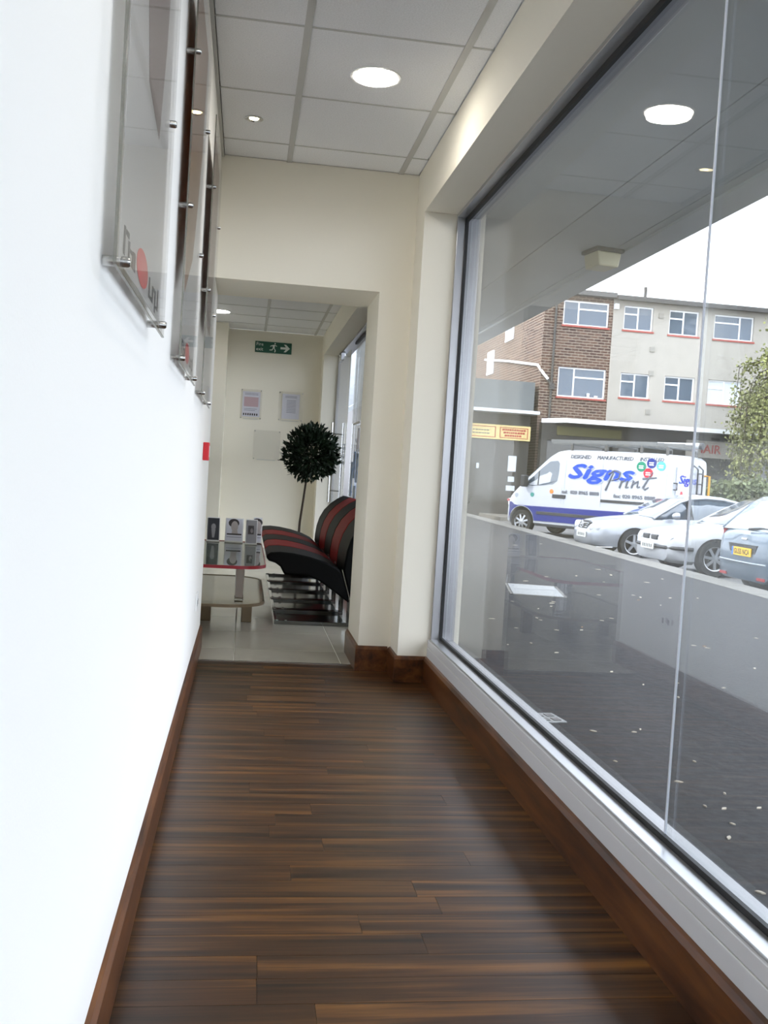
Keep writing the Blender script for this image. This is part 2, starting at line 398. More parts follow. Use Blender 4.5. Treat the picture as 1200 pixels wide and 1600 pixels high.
def poster(y0, y1, label, kind):
    z0, z1 = 1.34, 2.42
    t = tag(empty('acrylic_poster', (XL, (y0+y1)/2, z0)), label, 'poster', 'acrylic posters along the corridor wall'); c = (y1-y0)/2; hh = z1-z0
    mm = MB(); mm.box(.0275, .032, -c-.002, -c-.0002, 0, hh); mm.build('sheet_edge', M['acrylic_side'], t)
    mm = MB(); mm.box(.0275, .032, -c, c, -.002, -.0002); mm.build('sheet_edge', M['acrylic_side'], t)
    mm = MB(); mm.box(.0275, .032, -c, c, 0, hh); mm.build('front_sheet', M['acrylic'], t)
    mm = MB(); mm.box(.024, .0255, -c+.07, c-.05, .02, hh-.035); pr_ = mm.build('print', M['print_pale'], t)
    x = .0256
    def flat(n, mt, poly, dx=0):
        q = MB(); q.prism([(a, b) for a, b in poly], lambda a, b, tt: (x+dx+tt*.0004, a, b)); return q.build(n, mt, pr_)
    if kind == 1: flat('picture', M['print_face'], [(-c+.1, hh-.04), (-c+.16, .72), (-c+.24, .5), (-c+.32, .36), (.14, .33), (.20, .52), (.24, .8), (.26, hh-.04)])
    elif kind == 2: flat('picture', M['print_rust'], [(-c+.06, hh-.04), (-c+.07, .4), (-c+.12, .2), (0, .34), (.1, .5), (.2, .7), (.24, hh-.04)])
    else: flat('picture', M['print_face'], [(-c+.06, hh-.04), (-c+.09, .5), (-c+.2, .3), (.12, .3), (.22, .6), (.25, hh-.04)])
    if kind < 3:
        # wordmark: dark strokes either side of a red disc
        flat('red_disc', M['print_red'], [(-.02+.085*math.cos(a), .062+.030*math.sin(a)) for a in [2*math.pi*k/20 for k in range(20)]], .0004)
        for k, (a, w_, h0, h1) in enumerate([(-.27, .012, .05, .13), (-.245, .03, .115, .13), (-.215, .012, .05, .11), (-.20, .03, .05, .062), (-.20, .03, .085, .095), (-.165, .012, .05, .10), (-.14, .012, .05, .10), (-.155, .022, .092, .104),
                                             (.09, .012, .05, .12), (.11, .03, .05, .062), (.15, .012, .05, .11), (.17, .022, .098, .11), (.20, .012, .03, .11), (.222, .02, .05, .06), (.25, .012, .05, .13)]):
            flat('letter_stroke', M['print_ink'], [(a, .035+(h0-.05)*.5), (a+w_+.007, .035+(h0-.05)*.5), (a+w_+.007, .037+(h1-.05)*.5), (a, .035+(h1-.05)*.5)], .0004)
    for yy in (-c+.09, c-.035):
        for zz in (.02, .426, .83):
            q = MB(); q.lathe([(.0075, 0), (.0075, .036), (.0055, .039), (.001, .039)], (0, yy, zz), 12, 'x'); q.build('standoff_bolt', M['steel'], t, 40)
    return t
poster(1.33, 2.075, 'acrylic poster with grey portrait and red disc lettering, furthest from the doorway', 1)
poster(2.57, 3.32, 'acrylic poster with rust brown picture between the two other wall posters', 2)
poster(3.83, 4.62, 'acrylic poster on the corridor wall closest to the red call point', 3)

cp = tag(empty('fire_call_point', (XL, 4.93, 1.14)), 'small red fire call point box on the white wall', 'alarm')
mm = MB(); mm.box(0, .030, -.045, .045, -.045, .045); mm.build('housing', M['red'], cp, bevel=.004)
mm = MB(); mm.box(.0301, .032, -.028, .028, -.028, .028); mm.build('push_plate', M['white_gloss'], cp)
so = tag(empty('wall_socket', (XL, 5.02, .37)), 'small white power socket low on the left wall', 'socket')
mm = MB(); mm.box(0, .009, -.073, .073, -.043, .043); mm.build('face_plate', M['white_gloss'], so, bevel=.003)
for a in (-.036, .036):
    mm = MB(); mm.box(.009, .0095, a-.012, a+.012, -.02, .01); mm.build('socket_hole', M['print_ink'], so)

# ------------------------------------------------------------------ reception: far wall signs
M['green'] = mat('exit_green', (24, 84, 66), .45)
M['sign_white'] = mat('sign_white', (226, 232, 226), .5)
ex = tag(empty('exit_sign', (.245, FAR, 2.51)), 'green fire exit sign with running figure and arrow', 'sign')
mm = MB(); mm.box(-.218, .218, -.012, 0, -.066, .066); mm.build('board', M['green'], ex)
def sgn(n, poly):
    q = MB(); q.prism(poly, lambda a, b, tt: (a, -.0125-.001*tt, b)); return q.build(n, M['sign_white'], ex)
text('lettering', 'Fire', .055, M['sign_white'], ex, frame_m((-.205, -.013, .014), (1, 0, 0), (0, 0, 1)), depth=.0006)
text('lettering', 'exit', .055, M['sign_white'], ex, frame_m((-.205, -.013, -.045), (1, 0, 0), (0, 0, 1)), depth=.0006)
sgn('arrow', [(.085, -.013), (.15, -.013), (.125, -.045), (.15, -.045), (.198, 0), (.15, .045), (.125, .045), (.15, .013), (.085, .013)])
fig = MB()
for poly in ([(.012, .04), (.026, .04), (.026, .056), (.012, .056)], [(-.012, .03), (.018, .036), (.014, -.008), (-.006, -.005)],
             [(-.012, .03), (-.012, .02), (-.034, .008), (-.04, .016)], [(.014, .034), (.018, .024), (.042, .014), (.044, .022)],
             [(.004, -.006), (.014, -.008), (.03, -.03), (.024, -.056), (.014, -.054), (.018, -.032)], [(-.006, -.004), (.004, -.008), (-.012, -.034), (-.044, -.036), (-.046, -.026), (-.018, -.024)]):
    fig.prism(poly, lambda a, b, tt: (a-.0, -.0125-.001*tt, b))
fig.build('running_figure', M['sign_white'], ex)
M['paper'] = mat('white_paper', (226, 226, 236), .7)
M['pink'] = mat('pink_print', (206, 176, 184), .7)
M['grey_ink'] = mat('grey_ink', (150, 150, 168), .7)
def holder(x0, x1, z0, z1, sheet, label):
    cx, cz = (x0+x1)/2, (z0+z1)/2
    t = tag(empty('document_holder', (cx, FAR, cz)), label, 'notice', 'clear notice holders on the far wall'); a, b = (x1-x0)/2, (z1-z0)/2
    q = MB(); q.box(-a, a, -.014, -.011, -b, b); q.build('front_sheet', M['acrylic'], t)
    for sx in (-a+.012, a-.012):
        for sz in (-b+.012, b-.012):
            q = MB(); q.lathe([(.006, 0), (.006, -.017), (.001, -.018)], (sx, 0, sz), 8, 'y'); q.build('standoff_bolt', M['steel'], t, 40)
    q = MB(); q.box(-a*.7, a*.7, -.02, -.0145, -b-.004, -b+.004); q.build('lower_lip', M['acrylic_edge'], t)
    if sheet:
        q = MB(); q.box(-.105, .105, -.010, -.006, -.15, .15); p = q.build('paper', M['paper'], t)
        ln = [(.12, -.07, .07), (.105, -.07, .07)] + [(.07-.018*k, -.05, .06) for k in range(9)] if sheet == 2 else [(.125, -.08, .08), (.11, -.08, .08), (-.06, -.08, .07), (-.078, -.08, .05)]
        for zz, p0, p1 in ln:
            q = MB(); q.box(p0, p1, -.0105, -.0101, zz, zz+.006); q.build('text_line', M['grey_ink'], p)
        if sheet == 1:
            q = MB(); q.box(-.085, .085, -.0105, -.0101, -.03, .085); q.build('picture', M['pink'], p)
            for k in range(7):
                q = MB(); q.box(-.09+k*.026, -.075+k*.026, -.0105, -.0101, -.135, -.11); q.build('mark', M['print_ink'], p)
    return t
holder(-.108, .145, 1.64, 1.995, 1, 'clear wall holder with pink printed notice below the exit sign')
holder(.345, .64, 1.645, 1.995, 2, 'clear wall holder with a plain typed white letter')
holder(.07, .39, 1.16, 1.515, 0, 'empty clear wall holder below the two filled holders')

# ------------------------------------------------------------------ reception: chairs
def chair():
    t = empty('waiting_chair'); hw = .288
    seat = [(.175, .455), (.172, .475), (.20, .497), (.27, .503), (.36, .497), (.47, .478), (.58, .448), (.665, .41), (.70, .38), (.752, .225), (.764, .165), (.645, .247), (.546, .312), (.46, .348), (.30, .348), (.272, .40), (.235, .425), (.19, .437)]
    back = [(.712, .385), (.715, .45), (.725, .53), (.748, .61), (.79, .69), (.85, .757), (.915, .807), (.97, .838), (1.005, .84), (1.015, .815), (.98, .775), (.92, .69), (.875, .58), (.845, .45), (.82, .33), (.79, .22), (.772, .165), (.76, .23)]
    q = MB(); q.prism(seat, lambda a, b, tt: (a, -hw+2*hw*tt, b)); s_ = q.build('seat', None, t, 35, .012)
    q = MB(); q.prism(back, lambda a, b, tt: (a, -hw+2*hw*tt, b)); b_ = q.build('backrest', None, t, 35, .012)
    q = MB(); q.tube([(.70, -hw-.002, .40), (.762, -hw-.002, .20)], .005, 6); q.tube([(.762, -hw-.002, .20), (.762, hw, .20)], .006, 6); q.build('crease_rod', M['steel'], t)
    for s in (-1, 1):
        y0 = s*.268
        q = MB(); q.box(.25, .78, y0-.012, y0+.012, .0, .028); q.box(.75, .78, y0-.012, y0+.012, .028, .22); r_ = q.build('runner', M['dim_chrome'], t, bevel=.004)
        for cx_ in (.27, .33): q = MB(); q.lathe([(.011, .027), (.011, .033), (.001, .034)], (cx_, y0, 0), 10); q.build('cap_screw', M['steel'], r_, 40)
    q = MB(); q.box(.25, .275, -.268, .268, .0, .024); q.build('cross_bar', M['dim_chrome'], t, bevel=.003)
    q = MB(); q.box(.275, .75, -.25, .25, .004, .010); q.build('base_plate', M['blk_chrome'], t)
    return t, s_, b_
proto, s0, b0 = chair()
chairs = [proto]
s0.data.materials.append(M['blk_leather']); b0.data.materials.append(M['blk_leather'])
red_s = s0.data.copy(); red_s.materials[0] = M['red_leather']; red_b = b0.data.copy(); red_b.materials[0] = M['red_leather']
for i in range(1, 5): chairs.append(copy_tree(proto))
names = ['black leather waiting chair with chrome runners at the corridor end of the row', 'red leather waiting chair second in the row from the corridor', 'black leather waiting chair between the two red chairs',
         'red leather waiting chair second in the row from the exit door', 'black leather waiting chair at the end of the row beside the topiary tree']
for i, c in enumerate(chairs):
    c.location = (0, 6.94+.592*i, 0); tag(c, names[i], 'chair', 'row of waiting chairs')
    if i in (1, 3):
        for ch in [o for o in bpy.data.objects if o.parent == c]:
            if ch.name.startswith('seat'): ch.data = red_s
            if ch.name.startswith('backrest'): ch.data = red_b

# coffee table: two rounded glass shelves on posts
M['smoke'] = mat('bronze_tinted_shelf', (150, 136, 108), .12, spec=.6)
M['tglass'] = glass_mat('table_glass', (205, 215, 210), .01, .10)
M['rededge'] = mat('red_glass_edge', (140, 18, 34), .3)
M['bronze'] = mat('bronze_post', (128, 112, 90), .3, metal=.5)
tb = tag(empty('coffee_table', (-.24, 6.83, 0)), 'long two tier glass coffee table with red edged top', 'table')
def rrect(a, b, r, n=8):
    o = []
    for cx, cy, t0 in ((a-r, b-r, 0), (-a+r, b-r, 90), (-a+r, -b+r, 180), (a-r, -b+r, 270)):
        for k in range(n+1): t_ = R(t0+90*k/n); o.append((cx+r*math.cos(t_), cy+r*math.sin(t_)))
    return o
def slab(n, mt, a, b, r, z0, z1, parent):
    q = MB(); q.prism(rrect(a, b, r), lambda u, v, tt: (u, v, z0+(z1-z0)*tt)); return q.build(n, mt, parent, 30)
top = slab('top_shelf', M['tglass'], .39, .95, .17, .46, .470, tb)
def rim(n, mt, a, b, r, z0, z1, parent, t=.006):
    o_ = rrect(a, b, r); i_ = rrect(a-t, b-t, r-t); N = len(o_); q = MB()
    vs_ = [(u, v, z0) for u, v in o_]+[(u, v, z1) for u, v in o_]+[(u, v, z1) for u, v in i_]+[(u, v, z0) for u, v in i_]
    q.add(vs_, [(L*N+k, L*N+(k+1) % N, ((L+1) % 4)*N+(k+1) % N, ((L+1) % 4)*N+k) for L in range(4) for k in range(N)]); return q.build(n, mt, parent, 30)
rim('red_rim', M['rededge'], .397, .957, .177, .454, .474, top)
low = slab('lower_shelf', M['smoke'], .40, .80, .25, .20, .212, tb)
rim('bronze_rim', M['bronze'], .406, .806, .256, .196, .216, low)
for px, py in ((.30, -.10), (.02, -.10), (-.28, -.10), (.30, .55), (-.28, .55)):
    q = MB(); q.box(px-.035, px+.035, py-.035, py+.035, 0, .196); q.build('leg', M['bronze'], tb, bevel=.004)
for px, py in ((.24, -.60), (-.24, -.60), (.24, .60), (-.24, .60)):
    q = MB(); q.box(px-.028, px+.028, py-.028, py+.028, .213, .4595); q.build('post', M['chrome'], tb, bevel=.004)

# leaflet stands on the far edge of the table
M['l_dark'] = mat('leaflet_dark', (40, 42, 50), .5); M['l_grey'] = mat('leaflet_grey', (150, 148, 150), .5); M['l_skin'] = mat('leaflet_portrait', (196, 186, 184), .5); M['l_hair'] = mat('leaflet_hair', (58, 52, 54), .5)
def leaflet(x, y, w, h, kind, label):
    t = tag(empty('leaflet_stand', (x, y, .4745), R(random.uniform(-4, 4))), label, 'leaflet', 'leaflet stands on the coffee table')
    f = lambda d: (lambda a, b, tt: (a, b*.22-.004*tt+d, b))
    q = MB(); q.prism([(-w/2, 0), (w/2, 0), (w/2, h), (-w/2, h)], f(0)); q.build('stand', M['white_gloss'], t)
    q = MB(); q.box(-w/2, w/2, -.03, .05, 0, .004); q.build('foot', M['acrylic_edge'], t)
    q = MB(); q.prism([(-w/2+.006, .01), (w/2-.006, .01), (w/2-.006, h-.006), (-w/2+.006, h-.006)], f(-.0055)); p = q.build('leaflet', M['paper'] if kind == 2 else (M['l_dark'] if kind == 1 else M['l_grey']), t)
    def pic(n, mt, poly):
        q = MB(); q.prism(poly, lambda a, b, tt: (a, b*.22-.0097-.0005*tt, b)); q.build(n, mt, p)
    ov = lambda cx, cz, a, b: [(cx+a*math.cos(2*math.pi*k/14), cz+b*math.sin(2*math.pi*k/14)) for k in range(14)]
    if kind == 1: pic('figure', M['l_grey'], ov(0, h*.6, w*.18, h*.14)); pic('figure', M['l_grey'], [(-.008, h*.15), (.008, h*.15), (.016, h*.5), (-.016, h*.5)])
    elif kind == 2:
        pic('hair', M['l_hair'], ov(-.005, h*.80, .042, .033)); pic('neck', M['l_skin'], [(-.02, h*.36), (.03, h*.36), (.02, h*.6), (-.012, h*.6)])
        pic('banner', M['l_hair'], [(-w*.4, h*.30), (w*.42, h*.30), (w*.42, h*.36), (-w*.4, h*.36)]); pic('banner', M['grey_ink'], [(-w*.4, h*.2), (w*.42, h*.2), (w*.42, h*.225), (-w*.4, h*.225)])
        q = MB(); q.prism(ov(.002, h*.66, .028, .042), lambda a, b, tt: (a, b*.22-.0104-.0005*tt, b)); q.build('face', M['l_skin'], p)
    else: pic('picture', M['l_hair'], [(-w*.3, h*.4), (w*.2, h*.4), (w*.2, h*.75), (-w*.3, h*.75)]); pic('picture', M['l_skin'], ov(w*.02, h*.55, w*.12, h*.1))
    return t
leaflet(-.225, 7.66, .10, .185, 1, 'dark leaflet in a clear stand at the wall end of the table')
leaflet(-.065, 7.66, .14, .185, 2, 'white leaflet with portrait standing in the middle of the glass table')
leaflet(.07, 7.53, .09, .19, 3, 'grey leaflet with small picture standing nearest the chairs')
leaflet(.118, 7.68, .07, .20, 2, 'pale striped leaflet right behind the grey leaflet')

# topiary bay tree
tp = tag(empty('topiary_tree', (.60, 10.42, 0)), 'round clipped bay tree on a thin bare stem behind the chairs', 'plant')
q = MB(); q.lathe([(.12, 0), (.15, .28), (.16, .30), (.135, .30), (.13, .26), (.001, .26)], n=20); q.build('pot', M['pot'], tp, 40)
q = MB(); q.tube([(0, 0, .25), (.006, .01, .5), (.03, 0, .75), (.05, 0, .98), (.08, 0, 1.2)], [.014, .013, .012, .011, .01], 8); q.build('stem', M['bark'], tp, 60)
q = MB()
for k in range(2600):
    a = random.uniform(0, 2*math.pi); u = random.uniform(-1, 1); rr = .29*random.uniform(.15, 1.0)**.5
    d = Vector((math.sqrt(1-u*u)*math.cos(a), math.sqrt(1-u*u)*math.sin(a), u)); p = Vector((.085, 0, 1.255)) + d*rr
    dd = (d + Vector((random.uniform(-.8, .8), random.uniform(-.8, .8), random.uniform(-.5, .9)))).normalized()
    sd = dd.orthogonal().normalized(); sd.rotate(Matrix.Rotation(random.uniform(0, 6.28), 3, dd)); L = random.uniform(.05, .085); w_ = L*.2
    nrm = dd.cross(sd)*.006
    q.add([p, p+dd*L*.45+sd*w_-nrm, p+dd*L, p+dd*L*.45-sd*w_-nrm], [(0, 1, 2), (0, 2, 3)])
tag(q.build('foliage', M['leaf'], tp), kind='stuff')

# shelf and hanging leaflets in the reception window
M['blue_print'] = mat('blue_print', (92, 134, 190), .5, noise=(18, .35), rgb2=(200, 208, 216))
ds = tag(empty('window_display', (1.0, 9.35, 0)), 'hanging rail of blue printed cards inside the reception glass', 'display')
q = MB(); q.tube([(.045, -.3, 1.56), (.045, .3, 1.56)], .012, 8); q.build('rail', M['white_gloss'], ds, 40)
for k, (yy, z0, z1) in enumerate([(-.2, 1.30, 1.50), (.02, 1.02, 1.28), (-.21, .98, 1.26), (.22, .84, 1.18), (-.1, .72, .95)]):
    q = MB(); q.box(.04, .044, yy-.09, yy+.09, z0, z1); q.build('card', M['blue_print'] if k else M['paper'], ds)
for yy in (-.2, .02, .2):
    q = MB(); q.tube([(.0455, yy, .84), (.0455, yy, 1.56)], .0012, 4); q.build('cord', M['white_gloss'], ds)

# ------------------------------------------------------------------ outside: ground
def kx(y): return 6.20 + (y-10.5)*.048
m = MB()
m.add([(1.13, -8, -.12), (kx(-8), -8, -.12), (kx(60), 60, -.12), (1.13, 60, -.12), (1.13, -8, -.4), (kx(-8), -8, -.4), (kx(60), 60, -.4), (1.13, 60, -.4)], [(0, 1, 2, 3), (4, 7, 6, 5), (0, 4, 5, 1), (1, 5, 6, 2), (2, 6, 7, 3), (3, 7, 4, 0)])
pv = struct(m.build('pavement', M['asphalt']), 'dark asphalt pavement outside the shop window')
m = MB(); m.box(5.5, 90, -20, 120, -.6, -.33); struct(m.build('road', M['road']), 'grey asphalt road with parking bays')
m = MB(); m.box(9, 60, 33.2, 36.9, -.33, -.2); struct(m.build('far_pavement', M['kerb']))
kb = struct(empty('kerb', (kx(12), 12, -.12)), 'pale concrete kerb along the parking bays')
ln = .914; kdir = Vector((.048, 1, 0)).normalized(); kperp = Vector((1, -.048, 0)).normalized()
q = MB(); q.prism([(0, -.25), (.5, -.25), (.5, -.02), (.47, .0), (0, 0)], lambda a, b, tt: tuple(kperp*a + kdir*(tt*(ln-.012)) + Vector((0, 0, b)))); kme = q.mesh('kerb_stone'); kme.materials.append(M['kerb'])
for k in range(-8, 42):
    o = bpy.data.objects.new('kerb_stone', kme); col.objects.link(o); o.parent = kb; o.location = kdir*(k*ln) + Vector((.004, 0, random.uniform(0, .004)))
M['cover'] = mat('steel_cover', (166, 168, 166), .6, noise=(40, .15))
cv = tag(empty('inspection_cover', (3.28, 10.45, -.12), R(-12)), 'large pale concrete inspection cover set in the pavement', 'cover')
q = MB(); q.box(-.27, .27, -.5, .5, -.01, .006); q.build('slab', M['cover'], cv)
q = MB()
for a in (-1, 1): q.box(-.30, .30, a*.53-.02, a*.53+.02, -.01, .004); q.box(a*.29-.015, a*.29+.015, -.55, .55, -.01, .004)
q.build('frame', M['kerb'], cv)
cv = tag(empty('water_cover', (1.60, 4.74, -.12), R(8)), 'small square water stopcock cover close to the window sill', 'cover')
q = MB(); q.box(-.07, .07, -.09, .09, -.01, .005); q.build('lid', M['cover'], cv)
for a, b in ((-.03, -.04), (.03, -.04), (-.03, .04), (.03, .04)):
    q = MB(); q.box(a-.02, a+.02, b-.025, b+.025, .005, .008); q.build('stud', M['print_dark'], cv)
M['litter'] = mat('pale_dry_leaf', (206, 196, 176), .8); M['litter2'] = mat('brown_dry_leaf', (156, 120, 84), .8)
lv = [(5.13, 17.74), (5.88, 18.5), (4.43, 12.32), (5.16, 13.44), (2.91, 7.86), (2.61, 7.64), (2.19, 6.97), (5.7, 12.45), (5.19, 10.37), (5.24, 11.9), (3.25, 8.29), (2.72, 9.37), (2.27, 6.61), (2.44, 5.99), (2.5, 5.62), (2.58, 5.3),
      (1.35, 3.99), (3.65, 7.12), (1.68, 4.01), (3.02, 5.6), (3.6, 6.27), (1.82, 3.45), (2.06, 4.03), (2.03, 4.56), (1.85, 3.74), (1.98, 3.6), (1.62, 2.69), (1.75, 3.13)]
for k in range(44): lv.append((random.uniform(1.5, 5.5), random.uniform(3, 13)))
for k, (x, y) in enumerate(lv):
    t = R(random.uniform(0, 360)); L = random.uniform(.010, .019)*(1 + max(0, y-4)*.14); w_ = L*.35; q = MB()
    prof = [(-L, 0), (-L*.4, w_), (L*.3, w_*.9), (L, 0), (L*.3, -w_), (-L*.4, -w_*.8)]
    top_ = [(a*math.cos(t)-b*math.sin(t), a*math.sin(t)+b*math.cos(t), .002+.003*(abs(b)/w_)+.002*(a/L)**2) for a, b in prof]
    q.add(top_ + [(a, b, 0.0) for a, b, c in top_], [(0, 1, 2, 3), (0, 3, 4, 5), tuple(range(11, 5, -1))] + [(i, i+6, (i+1) % 6+6, (i+1) % 6) for i in range(6)])
    o = q.build('fallen_leaf', M['litter2'] if k in (4, 17, 31) else M['litter'], loc=(x, y, -.12))
    tag(o, 'small brown dry leaf lying on the dark pavement' if k in (4, 17, 31) else 'tiny pale scrap of dry leaf on the dark pavement', 'leaf', 'brown dry leaves on the pavement' if k in (4, 17, 31) else 'pale leaf scraps on the pavement')

# shop canopy overhead outside
ca = tag(empty('shop_canopy', (1.16, 5, 2.9)), 'flat grey canopy soffit projecting over the pavement outside', 'canopy')
strips = [(0.0, .98), (.99, 1.52), (1.53, 1.60)]
for a, b in strips:
    q = MB(); q.box(a, b, -9, 30, 0 if b < 1.55 else .0, .05); q.build('soffit_panel', M['soffit'], ca)
q = MB(); q.box(0, 1.6, -9, 30, .051, .30); q.build('roof_slab', M['soffit_gap'], ca)
q = MB(); q.box(1.6, 1.83, -9, 30, -.02, .36); q.build('edge_beam', M['soffit'], ca)
M['lampglass'] = mat('yellowed_lamp_cover', (196, 190, 156), .4); M['lampbase'] = mat('lamp_base', (84, 84, 78), .6)
bl = tag(empty('bulkhead_lamp', (2.62, 7.2, 2.9), R(10)), 'square yellowed bulkhead lamp under the canopy edge', 'light')
q = MB(); q.box(-.12, .12, -.12, .12, -.03, -.0005); q.build('base', M['lampbase'], bl, bevel=.006)
q = MB(); q.prism([(-.105, -.03), (.105, -.03), (.085, -.14), (-.085, -.14)], lambda a, b, tt: (a, -.105+.21*tt, b)); q.build('cover', M['lampglass'], bl, bevel=.012)

# ------------------------------------------------------------------ outside: buildings
M['brick'] = brick_mat('brown_brick', (104, 78, 64), (70, 50, 44), (150, 138, 122))
M['render'] = mat('cream_render', (176, 170, 159), .9, noise=(2.5, .04))
M['upvc'] = mat('white_upvc', (244, 244, 244), .4)
M['winglass'] = mat('window_glass', (84, 98, 112), .06, spec=.6, coat=.4)
M['winblind'] = mat('window_blind', (214, 220, 224), .5)
M['sill'] = mat('red_tile_sill', (166, 84, 72), .7)
M['roof'] = mat('felt_roof', (92, 90, 88), .8)
M['gutter'] = mat('dark_gutter', (70, 68, 64), .6)
M['shop_dark'] = mat('shop_interior', (48, 46, 44), .6)
M['shop_glass'] = mat('shop_glass', (58, 58, 54), .08, spec=.8)
M['sign_cream'] = mat('cream_fascia', (226, 206, 140), .6)
M['sign_red'] = mat('sign_red_letters', (176, 56, 44), .6)
M['greypanel'] = mat('grey_cladding', (100, 104, 104), .6)
Yf = 37.0
M['vent'] = mat('vent_cover', (150, 146, 136), .8)
def window(parent, x0, x1, z0, z1, style, y=Yf, blind=False, org=(0, 0)):
    ox, oy = org; q = MB(); t = .06; ya, yb = y+.06-oy, y+.13-oy
    x0 -= ox; x1 -= ox
    q.box(x0, x1, ya, yb, z0, z0+t); q.box(x0, x1, ya, yb, z1-t, z1); q.box(x0, x0+t, ya, yb, z0+t, z1-t); q.box(x1-t, x1, ya, yb, z0+t, z1-t)
    w = x1-x0; panes = []
    if style == 'L':    # narrow left light, wide right light with top vent
        mx = x0+w*.34; q.box(mx-t/2, mx+t/2, ya, yb, z0+t, z1-t); zt = z0+(z1-z0)*.68; q.box(mx+t/2, x1-t, ya, yb, zt-t/2, zt+t/2)
        panes = [(x0+t, mx-t/2, z0+t, z1-t), (mx+t/2, x1-t, z0+t, zt-t/2), (mx+t/2, x1-t, zt+t/2, z1-t)]
    elif style == 'R':  # mirrored
        mx = x0+w*.66; q.box(mx-t/2, mx+t/2, ya, yb, z0+t, z1-t); zt = z0+(z1-z0)*.68; q.box(x0+t, mx-t/2, ya, yb, zt-t/2, zt+t/2)
        panes = [(mx+t/2, x1-t, z0+t, z1-t), (x0+t, mx-t/2, z0+t, zt-t/2), (x0+t, mx-t/2, zt+t/2, z1-t)]
    else:               # two equal lights, left one with vent
        mx = x0+w*.5; q.box(mx-t/2, mx+t/2, ya, yb, z0+t, z1-t); zt = z0+(z1-z0)*.66; q.box(x0+t, mx-t/2, ya, yb, zt-t/2, zt+t/2)
        panes = [(mx+t/2, x1-t, z0+t, z1-t), (x0+t, mx-t/2, z0+t, zt-t/2), (x0+t, mx-t/2, zt+t/2, z1-t)]
    f = q.build('window', M['upvc'], parent)
    for a, b, c, d in panes:
        q = MB(); q.box(a, b, ya+.03, ya+.045, c, d); q.build('pane', M['winblind'] if blind else M['winglass'], f)
    q = MB(); q.box(x0-.05, x1+.05, y-.06-oy, yb, z0-.07, z0); q.build('sill', M['sill'], f)
    return f
# brick block
bb = tag(empty('brick_building', (11.26, Yf, -.33)), 'brown brick flats block with white windows, next to the cream rendered block', 'building'); og = (11.26, Yf)
bw = [(12.03, 13.90, 7.39, 8.36), (11.98, 13.95, 4.56, 5.74)]
q = MB()
holes_wall(q, 11.26, 14.07, 0, 8.55, bw, lambda a, b, c, d: q.box(a-11.26, b-11.26, 0, .3, c+.0, d))
q.box(0, 2.81, .3, 22, 0, 8.55)
for v_i in range(len(q.v)): q.v[v_i] = (q.v[v_i][0], q.v[v_i][1], q.v[v_i][2]+.33)
q.build('wall', M['brick'], bb)
def lift(o): o.location.z += .33; return o
for i, (a, b, c, d) in enumerate(bw): lift(window(bb, a, b, c, d, 'L', org=og))
q = MB(); q.box(-.1, 2.81, -.35, 22.1, 8.55, 8.74); lift(q.build('roof', M['roof'], bb))
q = MB(); q.tube([(.45, -.07, 3.6), (.45, -.07, 8.5)], .05, 8); q.tube([(.30, -.07, 5.2), (.45, -.07, 4.95)], .05, 8); lift(q.build('downpipe', M['gutter'], bb))
q = MB(); q.box(.36, .56, -.16, 0, 4.8, 5.05); lift(q.build('hopper', M['gutter'], bb))
q = MB(); q.tube([(-.07, 9.0, 6.9), (-.07, 4.5, 6.35), (-.07, .2, 5.75), (.1, -.07, 5.4), (.30, -.07, 5.2)], .055, 8); lift(q.build('waste_pipe', M['upvc'], bb))
for (ya, yb, za, zb_) in ((7.5, 8.7, 6.1, 7.2), (4.3, 5.6, 7.3, 8.1)):
    q = MB(); q.box(-.05, .0, ya, yb, za, zb_); f = q.build('window', M['upvc'], bb); lift(f)
    q = MB(); q.box(-.056, -.05, ya+.12, yb-.12, za+.12, zb_-.12); q.build('pane', M['winglass'], f)
# things on the brick flat's window sill
for i, (dx, w_, h_) in enumerate(((1.30, .13, .20), (1.62, .16, .12))):
    q = MB(); q.lathe([(w_*.38, 0), (w_*.5, h_), (w_*.42, h_), (w_*.34, .02), (.001, .02)], (11.98+dx, Yf+.035, 4.561), 12)
    o = q.build('window_sill_pot', M['upvc'], None, 40)
    tag(o, ('taller' if i == 0 else 'squat')+' white pot on the lower brick flat window sill', 'pot')
# rendered block
rb = tag(empty('rendered_building', (14.07, Yf, -.33)), 'cream rendered flats block above the shops with six white windows', 'building'); og = (14.07, Yf)
rw = [(14.52, 15.75, 7.39, 8.35), (16.43, 17.69, 7.35, 8.34), (18.35, 20.06, 7.33, 8.32), (14.56, 15.79, 4.71, 5.69), (16.42, 17.70, 4.71, 5.70), (18.28, 19.70, 4.71, 5.69)]
q = MB()
holes_wall(q, 14.07, 22.2, 3.3, 8.55, rw, lambda a, b, c, d: q.box(a-14.07, b-14.07, -.02, .3, c, d))
q.box(0, 8.13, .3, 12, 0, 8.55); lift(q.build('wall', M['render'], rb))
for i, (a, b, c, d) in enumerate(rw): lift(window(rb, a, b, c, d, 'R' if i == 2 else 'E', org=og, blind=(i == 5)))
q = MB(); q.box(0, 8.4, -.35, 12.3, 8.55, 8.68); lift(q.build('roof', M['roof'], rb))
q = MB(); q.box(0, 8.4, -.45, -.35, 8.48, 8.62); lift(q.build('gutter', M['gutter'], rb))
q = MB(); q.tube([(1.7, 1.0, 8.68), (1.7, 1.0, 9.35)], .07, 8); lift(q.build('vent_pipe', M['gutter'], rb))
for (a, c) in ((2.0, 8.05), (1.72, 6.7), (1.75, 5.75), (1.72, 4.2)):
    q = MB(); q.box(a-.1, a+.1, -.06, -.02, c-.1, c+.1); lift(q.build('air_vent', M['vent'], rb))
q = MB(); q.box(0, .16, -.2, -.02, 8.15, 8.35); lift(q.build('flood_light', M['upvc'], rb))
